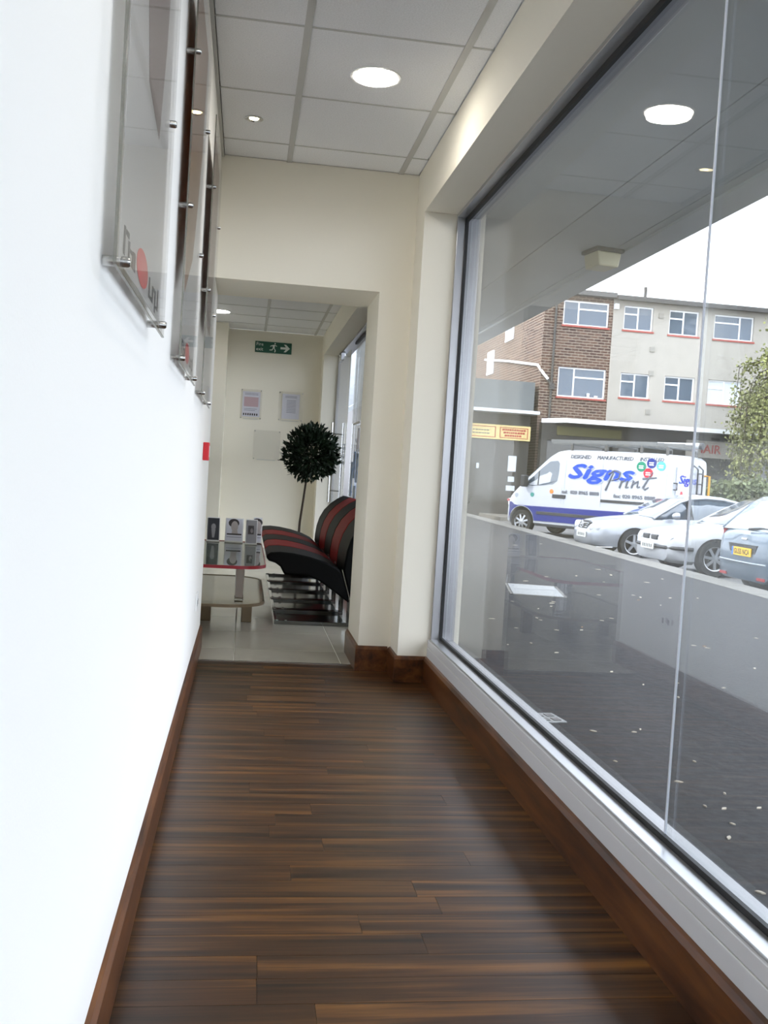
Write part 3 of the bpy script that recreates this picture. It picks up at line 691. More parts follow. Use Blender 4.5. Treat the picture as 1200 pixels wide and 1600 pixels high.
# shop parade canopy and fronts
sc_ = tag(empty('shop_parade', (11.2, 34.92, -.33)), 'dark shop fronts under a white edged canopy below the flats', 'shop')
q = MB(); q.box(.55, 9.6, 0, 1.58, 3.78, 3.90); q.build('canopy', M['greypanel'], sc_)
q = MB(); q.box(.55, 9.6, -.06, -.005, 3.74, 3.90); q.prism([(-.1, 1.0), (.55, -.06), (.55, .0), (-.06, 1.05)], lambda a, b, tt: (a, b, 3.74+.16*tt)); q.build('canopy_edge', M['upvc'], sc_)
q = MB(); q.box(0, 9.6, 1.2, 1.56, 3.1, 3.77); q.build('fascia', M['shop_dark'], sc_)
q = MB(); q.box(5.9, 9.6, 1.10, 1.19, 2.82, 3.48); q.build('fascia', M['render'], sc_)
q = MB(); q.box(.6, 3.2, 1.14, 1.19, 3.32, 3.66); q.build('fascia_strip', mat('olive_fascia', (96, 92, 50), .6), sc_)
for a in (0.0, 2.9, 6.0, 8.2):
    q = MB(); q.box(a, a+.25, 1.2, 1.56, .02, 3.1); q.build('pilaster', M['gutter'], sc_)
for a, b in ((.25, 2.9), (3.15, 6.0), (6.25, 8.2), (8.45, 9.6)):
    q = MB(); q.box(a, b, 1.4, 1.45, .02, 3.1); q.build('shop_glass', M['shop_glass'], sc_)
text('lettering', 'HAIR', .48, M['sign_red'], sc_, frame_m((6.25, 1.09, 3.0), (1, 0, 0), (0, 0, 1)), bold=.004, depth=.01)
# low shop on the left with cream fascia
ls = tag(empty('corner_shop', (4.2, 36.1, -.33)), 'low corner shop with cream fascia boards and grey parapet', 'shop')
q = MB(); q.box(0, 6.6, .3, 6, .02, 4.0); q.build('wall', M['shop_dark'], ls)
q = MB(); q.box(0, 6.88, .9, 6, 4.17, 5.36); q.build('parapet', M['greypanel'], ls)
q = MB(); q.box(0, 6.75, -.4, 1.4, 4.02, 4.14); q.build('canopy', M['winblind'], ls)
q = MB(); q.box(4.0, 6.58, .1, .29, 3.0, 3.56); fa = q.build('fascia', M['sign_cream'], ls)
for a, b in ((4.05, 5.2), (5.36, 6.48)):
    for (c, d, e, f_) in ((a, b, 3.07, 3.09), (a, b, 3.46, 3.48), (a, a+.03, 3.09, 3.46), (b-.03, b, 3.09, 3.46)):
        q = MB(); q.box(c, d, .085, .099, e, f_); q.build('border', M['sign_red'], fa)
for r_ in range(3):
    x = 5.46 + .05*r_
    while x < 6.32-.04*r_:
        w_ = random.uniform(.05, .10); q = MB(); q.box(x, x+w_, .09, .099, 3.13+.112*(2-r_), 3.20+.112*(2-r_)); q.build('sign_mark', M['sign_red'], fa); x += w_+.022
for r_ in range(2):
    x = 4.3
    while x < 4.95:
        w_ = random.uniform(.05, .10); q = MB(); q.box(x, x+w_, .09, .099, 3.19+.12*(1-r_), 3.23+.12*(1-r_)); q.build('sign_mark', M['greypanel'], fa); x += w_+.03
q = MB(); q.box(4.0, 6.0, .26, .299, .6, 3.0); q.build('shop_glass', M['shop_glass'], ls)
for (a, b, c, d) in ((5.80, 6.12, 1.8, 2.4), (5.83, 6.08, 1.4, 1.6), (5.78, 6.12, 1.05, 1.25), (4.55, 4.65, 1.85, 2.05)):
    q = MB(); q.box(a, b, .2, .259, c, d); q.build('window_notice', M['winblind'], ls)

# ------------------------------------------------------------------ trees and shrubs
M['birch'] = mat('birch_leaf', (138, 142, 84), .7, noise=(.9, .35)); M['hedge'] = mat('hedge_leaf', (112, 122, 84), .7, noise=(1.2, .45)); M['darkhedge'] = mat('dark_leaf', (70, 76, 52), .8, noise=(1.0, .4))
def leaves(q, n, place, L0, L1, droop=0):
    for k in range(n):
        p = place(); L = random.uniform(L0, L1)
        d = Vector((random.gauss(0, 1), random.gauss(0, 1), random.gauss(0, 1)-droop)).normalized(); s_ = d.orthogonal().normalized(); s_.rotate(Matrix.Rotation(random.uniform(0, 6.28), 3, d)); s_ *= L*.36
        q.add([p, p+d*L*.5+s_, p+d*L, p+d*L*.5-s_], [(0, 1, 2, 3)])
bt = tag(empty('birch_tree', (19.3, 31.6, -.33)), 'weeping birch tree with drooping yellow green foliage by the rendered block', 'tree')
q = MB(); q.tube([(0, 0, 0), (.05, .05, 2.5), (-.1, 0, 5), (.05, 0, 8), (0, 0, 10.5)], [.2, .17, .13, .09, .03], 8); trunk = q.build('trunk', mat('birch_bark', (190, 184, 172), .9, noise=(6, .5)), bt, 60)
q = MB(); strands = []
for k in range(150):
    a = random.uniform(0, 6.28); low_k = k < 118
    z0 = random.uniform(4.0, 6.3) if low_k else random.uniform(6.3, 9.6); rr = math.sqrt(random.uniform(.03, 1))*(2.35 if low_k else 1.3); zb_ = z0*random.uniform(.5, .75)
    c_, s_ = math.cos(a), math.sin(a)
    p = [Vector((0, 0, z0)), Vector((rr*.5*c_, rr*.5*s_, z0+.5)), Vector((rr*c_, rr*s_, z0+.1)), Vector((rr*1.05*c_, rr*1.05*s_, max(1.3, zb_-random.uniform(.3, 1.6))))]
    strands.append(p); q.tube(p, [.04, .025, .015, .006], 4)
tag(q.build('branches', M['bark'], bt), kind='stuff')
q = MB()
def on_strand():
    p = random.choice(strands); t = random.uniform(.2, 3); i = min(2, int(t)); v = p[i].lerp(p[i+1], t-i); return v + Vector((random.gauss(0, .17), random.gauss(0, .17), random.gauss(0, .17)))
leaves(q, 46000, on_strand, .08, .16, .8); tag(q.build('foliage', M['birch'], bt), kind='stuff')
def shrub(loc, rx_, ry_, rz_, n, mt, label, L=(.10, .2)):
    t = tag(empty('shrub', loc), label, 'shrub', None)
    q = MB()
    for k in range(5):
        a = k*1.25; q.tube([(0, 0, 0), (rx_*.4*math.cos(a), ry_*.4*math.sin(a), rz_*1.3)], [.03, .01], 5)
    q.build('stem', M['bark'], t)
    lumps = [(random.uniform(-.45, .45)*rx_, random.uniform(-.45, .45)*ry_, random.uniform(.6, 1.2)*rz_, random.uniform(.45, .7)) for _ in range(9)]
    def pl():
        c = random.choice(lumps); d = Vector((random.gauss(0, 1), random.gauss(0, 1), random.gauss(0, 1))).normalized()*random.uniform(.6, 1)
        return Vector((c[0]+d.x*rx_*c[3], c[1]+d.y*ry_*c[3], max(.05, c[2]+d.z*rz_*c[3])))
    q = MB(); leaves(q, n, pl, *L); tag(q.build('foliage', mt, t), kind='stuff')
shrub((13.9, 30.0, -.33), 1.1, .8, 1.15, 3200, M['darkhedge'], 'dark green shrub growing just behind the van rear doors')
shrub((15.0, 27.3, -.33), 1.5, .9, 1.15, 5000, M['hedge'], 'broad pale green shrub behind the silver coupe roof')
shrub((18.35, 27.6, -.33), 1.2, .8, 1.2, 3500, M['hedge'], 'pale shrub below the weeping birch')
shrub((7.35, 33.5, -.33), .55, .5, .75, 1600, M['darkhedge'], 'low olive shrub beyond the van bonnet')
shrub((6.4, 31.0, -.33), .4, .4, .35, 700, M['darkhedge'], 'small shrub by the corner shop window')

# ------------------------------------------------------------------ vehicles
def paint(n, rgb, metal=.0): return mat(n, rgb, .35, metal=metal, coat=.6, spec=.4)
M['tyre'] = mat('tyre', (30, 31, 32), .8); M['rimm'] = mat('alloy', (176, 178, 180), .3, metal=.7)
M['carglass'] = mat('car_glass', (58, 72, 84), .05, spec=1.0, coat=1)
M['lens'] = mat('lamp_lens', (214, 218, 222), .12, coat=1); M['redlens'] = mat('red_lens', (176, 26, 34), .2, coat=1)
M['trim'] = mat('black_trim', (34, 36, 38), .5); M['underbody'] = mat('underbody', (22, 22, 23), .9)
M['plate_w'] = mat('plate_white', (226, 228, 222), .5); M['plate_y'] = mat('plate_yellow', (238, 190, 20), .5); M['plate_blue'] = mat('plate_blue_band', (60, 120, 200), .5)
def bool_cut(me, cutter):
    a = bpy.data.objects.new('cut_a', me); b = bpy.data.objects.new('cut_b', cutter); col.objects.link(a); col.objects.link(b)
    mo = a.modifiers.new('b', 'BOOLEAN'); mo.operation = 'DIFFERENCE'; mo.object = b; mo.solver = 'EXACT'
    r_ = bpy.data.meshes.new_from_object(a.evaluated_get(bpy.context.evaluated_depsgraph_get()))
    bpy.data.objects.remove(a); bpy.data.objects.remove(b); return r_
def wheel(parent, x, y, r, side, spokes=5, w=.2):
    t = MB(); t.lathe([(r*.66, -w/2), (r*.93, -w/2), (r, -w*.32), (r, w*.32), (r*.93, w/2), (r*.66, w/2), (r*.62, w*.2), (r*.62, -w*.2)], (0, 0, 0), 28, 'y', True)
    o = t.build('wheel', M['tyre'], parent, 40, loc=(x, y, r))
    q = MB(); s = side
    q.lathe([(r*.66, s*w*.46), (r*.60, s*w*.40), (r*.60, s*w*.1), (r*.66, s*w*.1)], (0, 0, 0), 28, 'y', True)
    q.lathe([(r*.16, s*w*.1), (r*.16, s*w*.42), (.001, s*w*.45), (.001, s*w*.1)], (0, 0, 0), 14, 'y')
    for k in range(spokes):
        a = 2*math.pi*k/spokes+.3; c_, s_ = math.cos(a), math.sin(a); hw = r*.075
        vs_ = []
        for rad, yy in ((r*.12, .42), (r*.63, .36)):
            for e in (-1, 1):
                for d in (0, -.12): vs_.append((rad*c_-e*hw*s_, s*w*(yy+d), rad*s_+e*hw*c_))
        q.add(vs_, [(0, 2, 6, 4), (1, 5, 7, 3), (0, 4, 5, 1), (2, 3, 7, 6), (4, 6, 7, 5), (0, 1, 3, 2)])
    q.build('rim', M['rimm'], o, 40)
    q = MB(); q.lathe([(r*.6, s*w*.05), (.001, s*w*.05), (.001, s*w*.02), (r*.6, s*w*.02)], (0, 0, 0), 20, 'y'); q.build('brake_disc', M['underbody'], o)
    return o
def body_loft(st, W, arches, paint_m, parent, ring):
    q = MB(); rings = []
    for x, zb, zt, w in st: 
        half = ring(zb, zt, w)
        rings.append([(x, y_, z_) for y_, z_ in half] + [(x, -y_, z_) for y_, z_ in reversed(half) if y_ > 1e-6])
    q.loft(rings); me = q.mesh('body')
    for ax, ar in arches:
        c = MB(); c.lathe([(ar, -W), (ar, W)], (ax, 0, ar*.92), 36, 'y'); cm = c.mesh('c'); me = bool_cut(me, cm)
    for p in me.polygons:
        c = p.center; p.material_index = 0
        for ax, ar in arches:
            if math.hypot(c.x-ax, c.z-ar*.92) < ar*1.005 and p.normal.y**2 < .3: p.material_index = 1
        if p.normal.z < -.8 and c.z < .4: p.material_index = 1
    me.materials.clear()
    return link('body', me, [paint_m, M['underbody']], parent, 38)
def car(name, label, loc, rz, st, gh, ri, rj, belt, arches, pm, wr, W, spokes=5, wroof=.55, glass=None):
    t = tag(empty(name, loc, rz), label, 'car')
    ring = lambda zb, zt, w: [(0, zb), (w*.80, zb), (w*.95, zb+.06), (w*.99, zb+(zt-zb)*.35), (w, zb+(zt-zb)*.55), (w*.985, zb+(zt-zb)*.78), (w*.93, zt-.035), (w*.84, zt-.006), (w*.5, zt+.012), (0, zt+.018)]
    body_loft(st, W, arches, pm, t, ring)
    # glasshouse: stations (x, ztop, half width at top)
    g = glass or M['carglass']
    def zb(x): return belt(x)
    rg = []
    for x, zt, wt in gh:
        b = zb(x)-.03; wb = W/2*.93; zt = max(zt, b+.004)
        k = min(1, (zt-b)/.35); ww = wb+(wt-wb)*k
        rg.append([(x, -wb, b), (x, -ww, b+(zt-b)*.90), (x, -ww+.07*k+.01, zt), (x, 0, zt+.02*k), (x, ww-.07*k-.01, zt), (x, ww, b+(zt-b)*.90), (x, wb, b)])
    def panel(n, m_, segs, i0, i1, th=0):
        q = MB()
        for i in range(i0, i1):
            for k in segs: q.add([rg[i][k], rg[i][k+1], rg[i+1][k+1], rg[i+1][k]], [(0, 1, 2, 3)])
        me = q.mesh(n); bm = bmesh.new(); bm.from_mesh(me); bmesh.ops.remove_doubles(bm, verts=bm.verts, dist=.0005); bm.to_mesh(me); bm.free()
        o = link(n, me, m_, t, 50); so_ = o.modifiers.new('solid', 'SOLIDIFY'); so_.thickness = .01; so_.offset = 0; return o
    n = len(gh)
    panel('windscreen', g, (1, 2, 3, 4), 0, ri); panel('roof', pm, (1, 2, 3, 4), ri, rj); panel('rear_window', g, (1, 2, 3, 4), rj, n-1)
    for sg, s in ((0, -1), (5, 1)):
        panel('side_window', g, (sg,), 0, n-1)
        q = MB(); idx = 1 if s < 0 else 5
        q.tube([Vector(r_[idx])+Vector((0, s*.006, 0)) for r_ in rg], .028, 6); q.build('roof_rail', pm, t, 60)
    for ax, ar in arches:
        for s in (-1, 1): wheel(t, ax, s*(W/2-.115), wr, s, spokes)
    return t
def part(n, m_, parent, fn, sm=None, bv=0):
    q = MB(); fn(q); return q.build(n, m_, parent, sm, bv)
# silver coupe, nose to the kerb
silver = paint('silver_paint', (156, 160, 167), .4); W_ = 1.74
stc = [(0, .36, .56, .50), (.03, .24, .62, .62), (.12, .20, .68, .72), (.30, .18, .74, .81), (.55, .18, .79, .855), (.9, .18, .84, .87), (1.3, .18, .885, .87), (1.6, .18, .91, .87), (2.2, .18, .92, .87), (3.0, .18, .93, .87), (3.6, .18, .95, .87), (4.1, .20, .95, .85), (4.4, .24, .92, .80), (4.58, .30, .88, .70), (4.63, .42, .78, .58)]
ghc = [(1.22, .88, .74), (1.5, 1.07, .70), (1.85, 1.27, .62), (2.1, 1.355, .57), (2.45, 1.395, .55), (2.85, 1.38, .55), (3.2, 1.31, .57), (3.6, 1.16, .63), (3.95, .97, .72)]
cp_ = car('silver_coupe', 'silver two door coupe parked nose first between the van and the white saloon', (7.15, 19.7, -.37), R(0), stc, ghc, 3, 6, lambda x: .91 if x > 1.5 else .875, [(.82, .345), (3.53, .345)], silver, .32, W_, 5)
part('grille', M['trim'], cp_, lambda q: q.prism([(-.24, .57), (.24, .57), (.30, .70), (.16, .735), (-.16, .735), (-.30, .70)], lambda a, b, tt: (-.022+(b-.57)*.5 + .05*tt + .12*a*a, a, b)))
for zz in (.60, .64, .68):
    part('grille_bar', M['chrome'], cp_, lambda q: q.tube([(-.026+(zz-.57)*.5+.12*a*a, a, zz) for a in (-.26, -.15, 0, .15, .26)], .007, 5))
def star(q):
    c = (.012-.012, 0, .655); n = 20
    q.tube([(c[0]-.02, c[1]+.075*math.cos(2*math.pi*k/n), c[2]+.075*math.sin(2*math.pi*k/n)) for k in range(n+1)], .008, 5)
    for a in (90, 210, 330): q.tube([(c[0]-.02, 0, c[2]), (c[0]-.02, .072*math.cos(R(a)), c[2]+.072*math.sin(R(a)))], [.014, .004], 5)
part('star_emblem', M['chrome'], cp_, star)
for s in (-1, 1):
    for (yy, zz, xx, r_) in ((.62, .625, .085, .085), (.455, .605, .02, .075)):
        part('headlamp', M['lens'], cp_, lambda q: q.lathe([(r_, .10), (r_, 0), (r_*.75, -.025), (.001, -.035)], (xx+.0, s*yy, zz), 18, 'x'), 50)
    part('mirror', silver, cp_, lambda q: q.lathe([(.001, -.09), (.05, -.06), (.075, 0), (.07, .06), (.001, .07)], (1.62, s*.98, .95), 12, 'x'), 60)
part('lower_intake', M['trim'], cp_, lambda q: q.prism([(-.52, .235), (.52, .235), (.60, .36), (-.60, .36)], lambda a, b, tt: (-.012+.32*a*a*.7+.05*tt + (.36-b)*.15, a, b)))
npl = part('number_plate', M['plate_w'], cp_, lambda q: q.box(-.03, -.008, -.26, .26, .385, .495))
for k in range(6): part('plate_mark', M['trim'], npl, lambda q: q.box(-.0325, -.0301, -.2+k*.07, -.165+k*.07, .41, .47))
part('door_handle', silver, cp_, lambda q: q.box(2.75, 2.93, -.895, -.86, .76, .79), None, .01)
part('bumper_lip', M['chrome'], cp_, lambda q: q.tube([(.36, -.845, .235), (.14, -.73, .22), (.03, -.6, .215)], .012, 6))
# white saloon
white = paint('white_paint', (172, 174, 177))
stw = [(0, .34, .60, .55), (.03, .23, .66, .66), (.14, .20, .70, .75), (.35, .19, .75, .82), (.7, .18, .80, .86), (1.1, .18, .85, .87), (1.5, .18, .89, .875), (2.2, .18, .91, .875), (3.2, .18, .93, .875), (3.9, .20, .95, .86), (4.3, .22, .95, .82), (4.5, .28, .90, .74), (4.55, .4, .8, .6)]
ghw = [(1.25, .87, .76), (1.6, 1.10, .70), (1.95, 1.31, .62), (2.2, 1.40, .58), (2.7, 1.43, .57), (3.2, 1.40, .58), (3.55, 1.24, .64), (3.95, .98, .74)]
sw = car('white_saloon', 'white saloon car with split grille parked beside the dark hatchback', (7.12, 16.15, -.335), 0, stw, ghw, 3, 5, lambda x: .91 if x > 1.6 else .87, [(.80, .345), (3.50, .345)], white, .32, 1.75, 7)
for s in (-1, 1):
    part('grille', M['trim'], sw, lambda q: q.box(-.02, .06, s*.17-.13, s*.17+.13, .565, .655), None, .02)
    part('headlamp', M['lens'], sw, lambda q: q.prism([(.36, .57), (.66, .58), (.70, .64), (.64, .685), (.36, .665)], lambda a, b, tt: (-.03+.30*max(0, a-.36)**1.2+(b-.57)*.35+.07*tt, s*a, b)), None, .01)
    part('mirror', white, sw, lambda q: q.lathe([(.001, -.09), (.05, -.06), (.075, 0), (.07, .06), (.001, .07)], (1.7, s*.98, .95), 12, 'x'), 60)
part('bumper_strip', M['trim'], sw, lambda q: q.tube([(.40, -.86, .46), (.16, -.765, .46), (.02, -.60, .46), (-.012, -.3, .46), (-.014, .3, .46), (.02, .6, .46)], .035, 6))
part('lower_intake', M['trim'], sw, lambda q: q.prism([(-.5, .25), (.5, .25), (.55, .36), (-.55, .36)], lambda a, b, tt: (.004+.2*a*a+.04*tt + (.36-b)*.15, a, b)))
npl = part('number_plate', M['plate_w'], sw, lambda q: q.box(-.062, -.045, -.26, .26, .40, .51))
for k in range(6): part('plate_mark', M['trim'], npl, lambda q: q.box(-.0645, -.0621, -.2+k*.07, -.165+k*.07, .425, .485))
# dark hatchback, tail to the kerb
dark = paint('slate_blue_paint', (88, 102, 116))
sth = [(0, .36, .70, .60), (.03, .24, .86, .70), (.10, .22, .92, .76), (.25, .2, .94, .81), (.6, .18, .95, .845), (1.2, .18, .94, .85), (2.0, .18, .92, .85), (2.8, .18, .90, .85), (3.4, .18, .82, .84), (3.8, .2, .75, .78), (4.0, .26, .66, .66), (4.05, .36, .58, .5)]
ghh = [(.10, .93, .70), (.25, 1.12, .67), (.42, 1.33, .62), (.55, 1.42, .60), (1.0, 1.46, .59), (1.8, 1.47, .58), (2.2, 1.42, .58), (2.6, 1.22, .65), (3.05, .92, .76)]
hb = car('dark_hatchback', 'slate blue hatchback backed up to the kerb with yellow rear plate', (7.0, 12.75, -.335), 0, sth, ghh, 3, 6, lambda x: .93 if x < 2.6 else .90, [(.72, .345), (3.22, .345)], dark, .31, 1.70, 6, glass=mat('sky_reflection_car_glass', (168, 182, 192), .05, spec=1, coat=1))  # glass base colour is lightened to paint in the bright sky reflection
part('plate_recess', M['trim'], hb, lambda q: q.prism([(-.40, .66), (.40, .66), (.34, .54), (-.34, .54)], lambda a, b, tt: (-.005+.04*tt, a, b+.08)))
npl = part('number_plate', M['plate_y'], hb, lambda q: q.box(-.022, -.006, -.26, .26, .575, .69))
part('euro_band', M['plate_blue'], npl, lambda q: q.box(-.0235, -.0221, .215, .26, .575, .69))
text('registration', 'GU55 NCA', .105, M['trim'], npl, frame_m((-.0225, .20, .597), (0, -1, 0), (0, 0, 1)), bold=.002, depth=.0008, sx=.82)
part('rear_wiper', M['trim'], hb, lambda q: q.tube([(.07, -.02, .955), (.10, -.30, .985), (.10, -.45, .98)], [.022, .014, .008], 6))
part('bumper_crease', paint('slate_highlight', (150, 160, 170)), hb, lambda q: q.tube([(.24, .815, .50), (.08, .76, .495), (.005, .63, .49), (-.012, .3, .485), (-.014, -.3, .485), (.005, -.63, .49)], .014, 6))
part('tailgate_handle', M['chrome'], hb, lambda q: q.box(.002, .03, -.08, .06, .80, .83), None, .008)
for s in (-1, 1):
    part('tail_lamp', M['redlens'], hb, lambda q: q.prism([(.68, .62), (.775, .64), (.775, .90), (.72, .92)], lambda a, b, tt: (.055+.5*(a-.68)+.06*tt, s*a, b)))
    part('reflector', M['redlens'], hb, lambda q: q.box(-.004, .02, s*.52-.09, s*.52+.09, .27, .31))
# sign writer's van
M['vanwhite'] = paint('van_white', (168, 172, 178)); M['vanblue'] = mat('van_blue', (18, 34, 112), .45, spec=.3); M['logo_blue'] = mat('logo_blue', (22, 66, 168), .5, spec=.2); M['logo_grey'] = mat('logo_grey', (92, 96, 104), .6, spec=.2)
M['logo_shadow'] = mat('logo_pale_shadow', (150, 158, 170), .6, spec=.2)
vn = tag(empty('sign_van', (7.92, 26.7, -.335), R(-50)), 'white panel van with blue lower band and sign company lettering', 'van'); VL, VW = 4.9, 1.99
stv = [(0, .34, .84, .76), (.03, .28, .96, .86), (.10, .26, 1.06, .93), (.22, .26, 1.18, .97), (.42, .26, 1.36, .99), (.75, .26, 1.66, .99), (1.08, .26, 1.96, .99), (1.36, .26, 2.20, .99), (1.55, .26, 2.31, .99), (1.85, .26, 2.36, .99), (2.8, .26, 2.36, .99), (4.0, .26, 2.35, .99), (4.80, .26, 2.31, .99), (4.88, .28, 2.25, .97), (4.9, .36, 2.14, .94)]
def vring(zb, zt, w):
    k = (zt-zb); return [(0, zb), (w*.85, zb), (w*.985, zb+.08), (w, zb+min(.3, k*.3)), (w, zb+k*.55), (w*.985, zb+k*.72), (w*.955, zt-.12), (w*.90, zt-.035), (w*.78, zt-.004), (0, zt+.02)]
AF, AR = .56, 3.85
body_loft(stv, VW, [(AF, .40), (AR, .40)], M['vanwhite'], vn, vring)
for ax in (AF, AR):
    for s in (-1, 1): wheel(vn, ax, s*(VW/2-.13), .34, s, 8, .22)
def ztop(x):
    for (a, _, u, _2), (b, _3, v, _4) in zip(stv, stv[1:]):
        if a <= x <= b: return u+(v-u)*(x-a)/(b-a)
    return 2.36
def ysurf(z, x=3.0): # half width of the van flank at height z, station x
    zt = ztop(x); zb = .26; k = zt-zb; pts_ = [(zb+.08, .985), (zb+min(.3, k*.3), 1), (zb+k*.55, 1), (zb+k*.72, .985), (zt-.12, .955), (zt-.035, .90)]
    for (a, u), (b, v) in zip(pts_, pts_[1:]):
        if a <= z <= b: return .99*(u+(v-u)*(z-a)/(b-a))
    return .99*(pts_[-1][1] if z > 1 else .985)
for s in (-1, 1):
    arc = lambda cx: [(cx+.415*math.cos(R(a)), .368+.415*math.sin(R(a))) for a in range(175, 4, -10)]
    low_ = [(.135, .42)] + arc(AF) + arc(AR) + [(4.85, .40), (4.85, .82), (.135, .87)]
    part('blue_band', M['vanblue'], vn, lambda q: q.prism(low_, lambda a, b, tt: (a, s*((.9905 if a > .42 else .93+.0605*max(0, (a-.1)/.32)**.5)+.005*tt), b)))
    part('rub_strip', M['trim'], vn, lambda q: q.box(1.05, 3.36, min(s*.99, s*1.012), max(s*.99, s*1.012), .58, .66), None, .006)
    part('door_window', M['carglass'], vn, lambda q: q.prism([(.60, 1.36), (.85, 1.34), (1.20, 1.37), (1.50, 1.41), (1.63, 1.50), (1.66, 1.75), (1.66, 1.98), (1.60, 2.05), (1.36, 2.02), (1.10, 1.82), (.82, 1.57)], lambda a, b, tt: (a, s*(ysurf(b, a) + .012*tt-.006), b)))
    part('window_seal', M['trim'], vn, lambda q: q.prism([(1.02, 1.36), (1.05, 1.36), (1.05, 1.76), (1.02, 1.73)], lambda a, b, tt: (a, s*(ysurf(b, a)+.009*tt), b)))
    for x_ in (.72, 1.78): part('door_gap', M['logo_shadow'], vn, lambda q: q.prism([(x_, .9), (x_+.012, .9), (x_+.012, 1.32), (x_, 1.32)], lambda a, b, tt: (a, s*(ysurf(b, a)+.003*tt), b)))
    for x_ in (1.86, 2.95, 4.72): part('panel_gap', M['logo_shadow'], vn, lambda q: q.prism([(x_, .9), (x_+.010, .9), (x_+.010, 1.4), (x_+.010, 1.75), (x_+.010, 2.2), (x_, 2.2), (x_, 1.75), (x_, 1.4)], lambda a, b, tt: (a, s*(ysurf(b, a)+.003*tt), b)))
    part('door_handle', M['trim'], vn, lambda q: q.box(1.52, 1.92, min(s*.985, s*1.018), max(s*.985, s*1.018), 1.05, 1.15), None, .01)
    part('slide_rail', M['trim'], vn, lambda q: q.box(2.96, 4.17, min(s*.985, s*1.010), max(s*.985, s*1.010), 1.03, 1.10))
    part('mirror', M['trim'], vn, lambda q: q.box(.60, .74, min(s*1.0, s*1.2), max(s*1.0, s*1.2), 1.30, 1.62), None, .03)
    for x_ in (1.9, 2.9, 3.9, 4.6): part('roof_bar', M['gutter'], vn, lambda q: q.box(x_, x_+.06, min(s*.8, s*.86), max(s*.8, s*.86), 2.26, 2.50))
    part('side_marker', M['redlens'], vn, lambda q: q.box(.0, .06, min(s*.80, s*.88), max(s*.80, s*.88), .88, .94))
part('windscreen', M['carglass'], vn, lambda q: q.prism([(-.84, 1.40), (.84, 1.40), (.78, 2.12), (-.78, 2.12)], lambda a, b, tt: (.42+(b-1.36)*1.105 - .012*tt, a, b+.03*tt)))
for s in (-1, 1): part('headlamp', M['lens'], vn, lambda q: q.box(.0, .2, min(s*.55, s*.85), max(s*.55, s*.85), .76, .96), None, .03)
part('front_bumper', M['trim'], vn, lambda q: q.box(-.04, .2, -.80, .80, .34, .58), None, .05)
def flank_text(n, s_, m_, x0_, x1_, z0_, cap, lift, shear=0, fat=0):
    # the word is laid on the curved flank; heavy lettering is the outline repeated at small offsets
    o = text(n, s_, 1.0, m_, vn, Matrix.Identity(4), depth=.003, shear=shear); src = o.data
    xs = [v.co.x for v in src.vertices]; a, b = min(xs), max(xs); q = MB()
    for j, (dx, dz) in enumerate([(0, 0)] if not fat else [(0, 0), (-fat, 0), (fat, 0), (0, fat*.7), (0, -fat*.7)]):
        vs_ = []
        for v in src.vertices:
            X = x0_ + (v.co.x-a)/(b-a)*(x1_-x0_) + dx; Z = z0_ + v.co.y*cap/.69 + dz
            vs_.append((X, -ysurf(Z, X) - lift - j*.0004 - v.co.z*.5, Z))
        q.add(vs_, [tuple(p.vertices) for p in src.polygons])
    bpy.data.objects.remove(o); return q.build(n, m_, vn)
flank_text('slogan', 'DESIGNED  ·  MANUFACTURED  ·  INSTALLED', M['logo_grey'], 1.98, 4.60, 2.13, .095, .008, .25, .005)
flank_text('logo_word_shadow', 'Signs', M['logo_shadow'], 2.02, 3.88, 1.595, .36, .007, .28, .03)
flank_text('logo_word', 'Signs', M['logo_blue'], 1.98, 3.84, 1.615, .36, .013, .28, .03)
flank_text('phone_number', 'tel:  020 8965 8888', M['logo_grey'], 1.80, 2.90, 1.19, .09, .006, 0, .007)
flank_text('phone_number', 'fax: 020 8965 8888', M['logo_grey'], 3.32, 4.46, 1.17, .09, .006, 0, .007)
def brush(q):
    z0 = 1.36; x0 = 3.08; kx_ = .97
    S = [[(0, -.02), (.10, .22), (.20, .46)], [(.06, .40), (.22, .50), (.40, .44), (.36, .30), (.16, .24)], [(.40, .06), (.46, .26), (.44, .20), (.56, .28)], [(.62, .26), (.58, .08), (.66, .10)],
         [(.74, .08), (.80, .27), (.78, .18), (.92, .26), (.90, .10), (.98, .12)], [(1.06, .10), (1.20, .34), (1.30, .50)], [(1.04, .33), (1.42, .37)], [(1.06, .10), (1.12, .06), (1.22, .12)], [(.665, .36), (.685, .385)]]
    for st_ in S:
        pts_ = []
        for i in range(len(st_)-1):
            for k in range(4): t_ = k/4; pts_.append((st_[i][0]+(st_[i+1][0]-st_[i][0])*t_, st_[i][1]+(st_[i+1][1]-st_[i][1])*t_))
        pts_.append(st_[-1])
        q.tube([(x0+a*kx_, -ysurf(z0+b)-.014, z0+b) for a, b in pts_], [.026-.010*(i/len(pts_)) for i in range(len(pts_))], 5)
part('brush_word', M['logo_grey'], vn, brush, 60)
for (a, b, c_, rgb, nm) in ((4.02, 1.99, .125, (20, 120, 92), 'green'), (4.29, 2.08, .125, (24, 40, 116), 'navy'), (4.55, 2.02, .115, (80, 168, 214), 'sky'), (4.22, 1.83, .125, (190, 24, 48), 'red')):
    d = part('logo_disc', mat('disc_'+nm, rgb, .5, spec=.2), vn, lambda q: q.lathe([(c_, .03), (c_, -.004), (.001, -.004), (.001, .03)], (a, -ysurf(b-.06, 4.2)-.010, b), 24, 'y'))
    for k in range(2): part('disc_mark', M['upvc'], d, lambda q: q.box(a-.06, a+.06, -ysurf(b-.06, 4.2)-.017, -ysurf(b-.06, 4.2)-.0141, b-.05+.05*k, b-.025+.05*k))
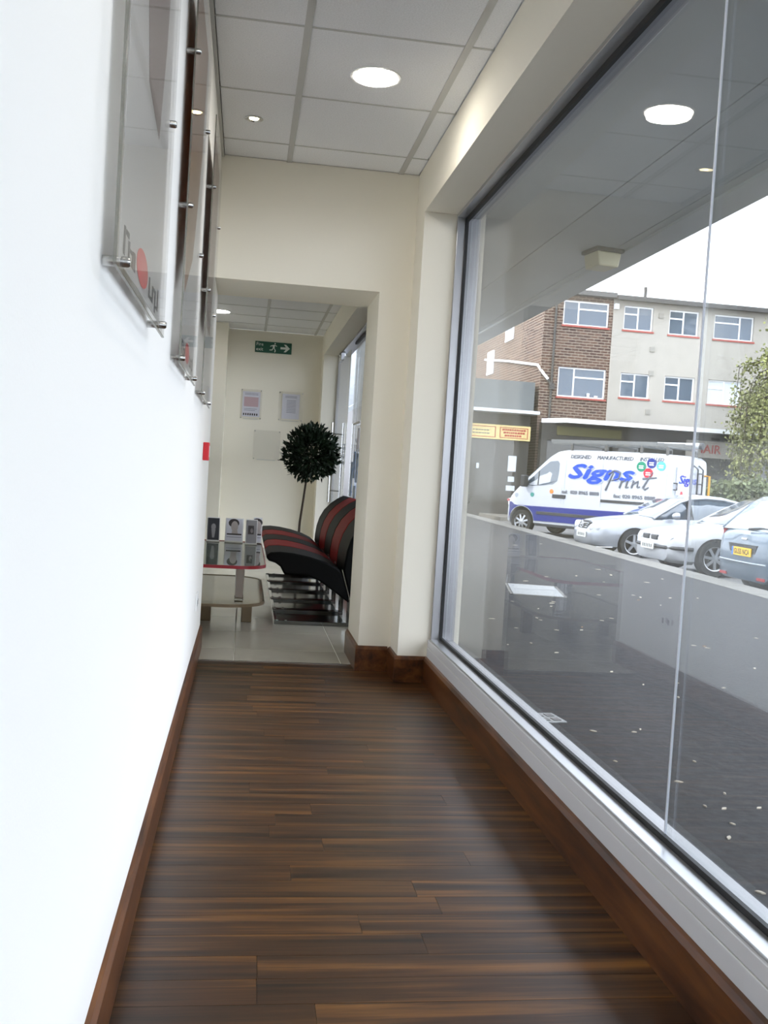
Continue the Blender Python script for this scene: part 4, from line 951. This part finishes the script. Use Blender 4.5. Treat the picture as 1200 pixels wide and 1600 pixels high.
for k, (a, b, rgb) in enumerate(((.88, 1.10, (40, 130, 120)), (1.48, 1.22, (226, 120, 40)), (.36, 1.06, (150, 160, 170)))):
    part('sticker', mat('sticker_%d' % k, rgb, .5), vn, lambda q: q.lathe([(.06, 0), (.06, -.008), (.001, -.008), (.001, 0)], (a, -ysurf(b, a), b), 12, 'y'))
# rear doors: logo, ladder, hinge
for s in (-1, 1): part('rear_door', M['vanwhite'], vn, lambda q: q.box(4.895, 4.925, min(s*.01, s*.86), max(s*.01, s*.86), .42, 2.02), None, .02)
for k in range(3): text('logo_word', 'Signs', .30, M['logo_blue'], vn, frame_m((4.929+.0006*k, -.76+.018*k, 1.62), (0, 1, 0), (0, 0, 1)), shear=.2, depth=.003, sx=1.7)
part('logo_disc', M['red'], vn, lambda q: q.lathe([(.07, 0), (.07, .006), (.001, .006), (.001, 0)], (4.926, -.55, 1.36), 14, 'x'))
part('rear_hinge', M['trim'], vn, lambda q: q.tube([(4.82, -.93, 1.62), (4.98, -.93, 1.62), (4.98, -.93, 1.46), (4.82, -.93, 1.46)], .022, 6))
def lad(q):
    for yy in (.12, .42): q.tube([(5.02, yy, .5), (5.02, yy, 2.0), (4.9, yy, 2.1)], .022, 6)
    for k in range(6): q.tube([(5.02, .12, .6+k*.26), (5.02, .42, .6+k*.26)], .018, 6)
part('rear_ladder', M['trim'], vn, lad)
part('rear_grab_rail', mat('amber_rail', (236, 166, 40), .5), vn, lambda q: q.tube([(4.93, .74, 1.86), (5.06, .74, 1.86), (5.06, .74, .8)], .03, 6))
M['oldalu'] = mat('weathered_aluminium', (96, 98, 97), .6, metal=.3)
# roof rack and two ladders carried on it
for x_ in (1.93, 2.93, 3.93, 4.63): part('rack_cross_bar', M['oldalu'], vn, lambda q: q.tube([(x_, -.86, 2.50), (x_, .86, 2.50)], .03, 6))
def ladder(x0, x1, y0, y1, z, label):
    t = tag(empty('roof_ladder', vn.location, vn.rotation_euler.z), label, 'ladder', None)
    for yy in (y0, y1): part('stile', M['oldalu'], t, lambda q: q.box(x0, x1, yy-.02, yy+.02, z, z+.09))
    x_ = x0+.15
    while x_ < x1-.1: part('rung', M['oldalu'], t, lambda q: q.tube([(x_, y0, z+.045), (x_, y1, z+.045)], .018, 6)); x_ += .28
ladder(1.25, 4.3, -.78, -.40, 2.532, 'grey aluminium ladder on the near side of the van roof rack')
ladder(.9, 4.75, -.15, .25, 2.532, 'longer grey aluminium ladder in the middle of the van roof rack')
pt = tag(empty('pipe_carrier', vn.location, vn.rotation_euler.z), 'fat grey pipe carrier tube strapped on the van roof rack', 'tube')
part('tube', mat('grey_pvc', (150, 152, 152), .5), pt, lambda q: q.tube([(1.2, .55, 2.612), (4.85, .55, 2.612)], .08, 12), 40)
part('end_cap', M['trim'], pt, lambda q: q.tube([(4.84, .55, 2.612), (4.92, .55, 2.612)], .086, 12), 40)
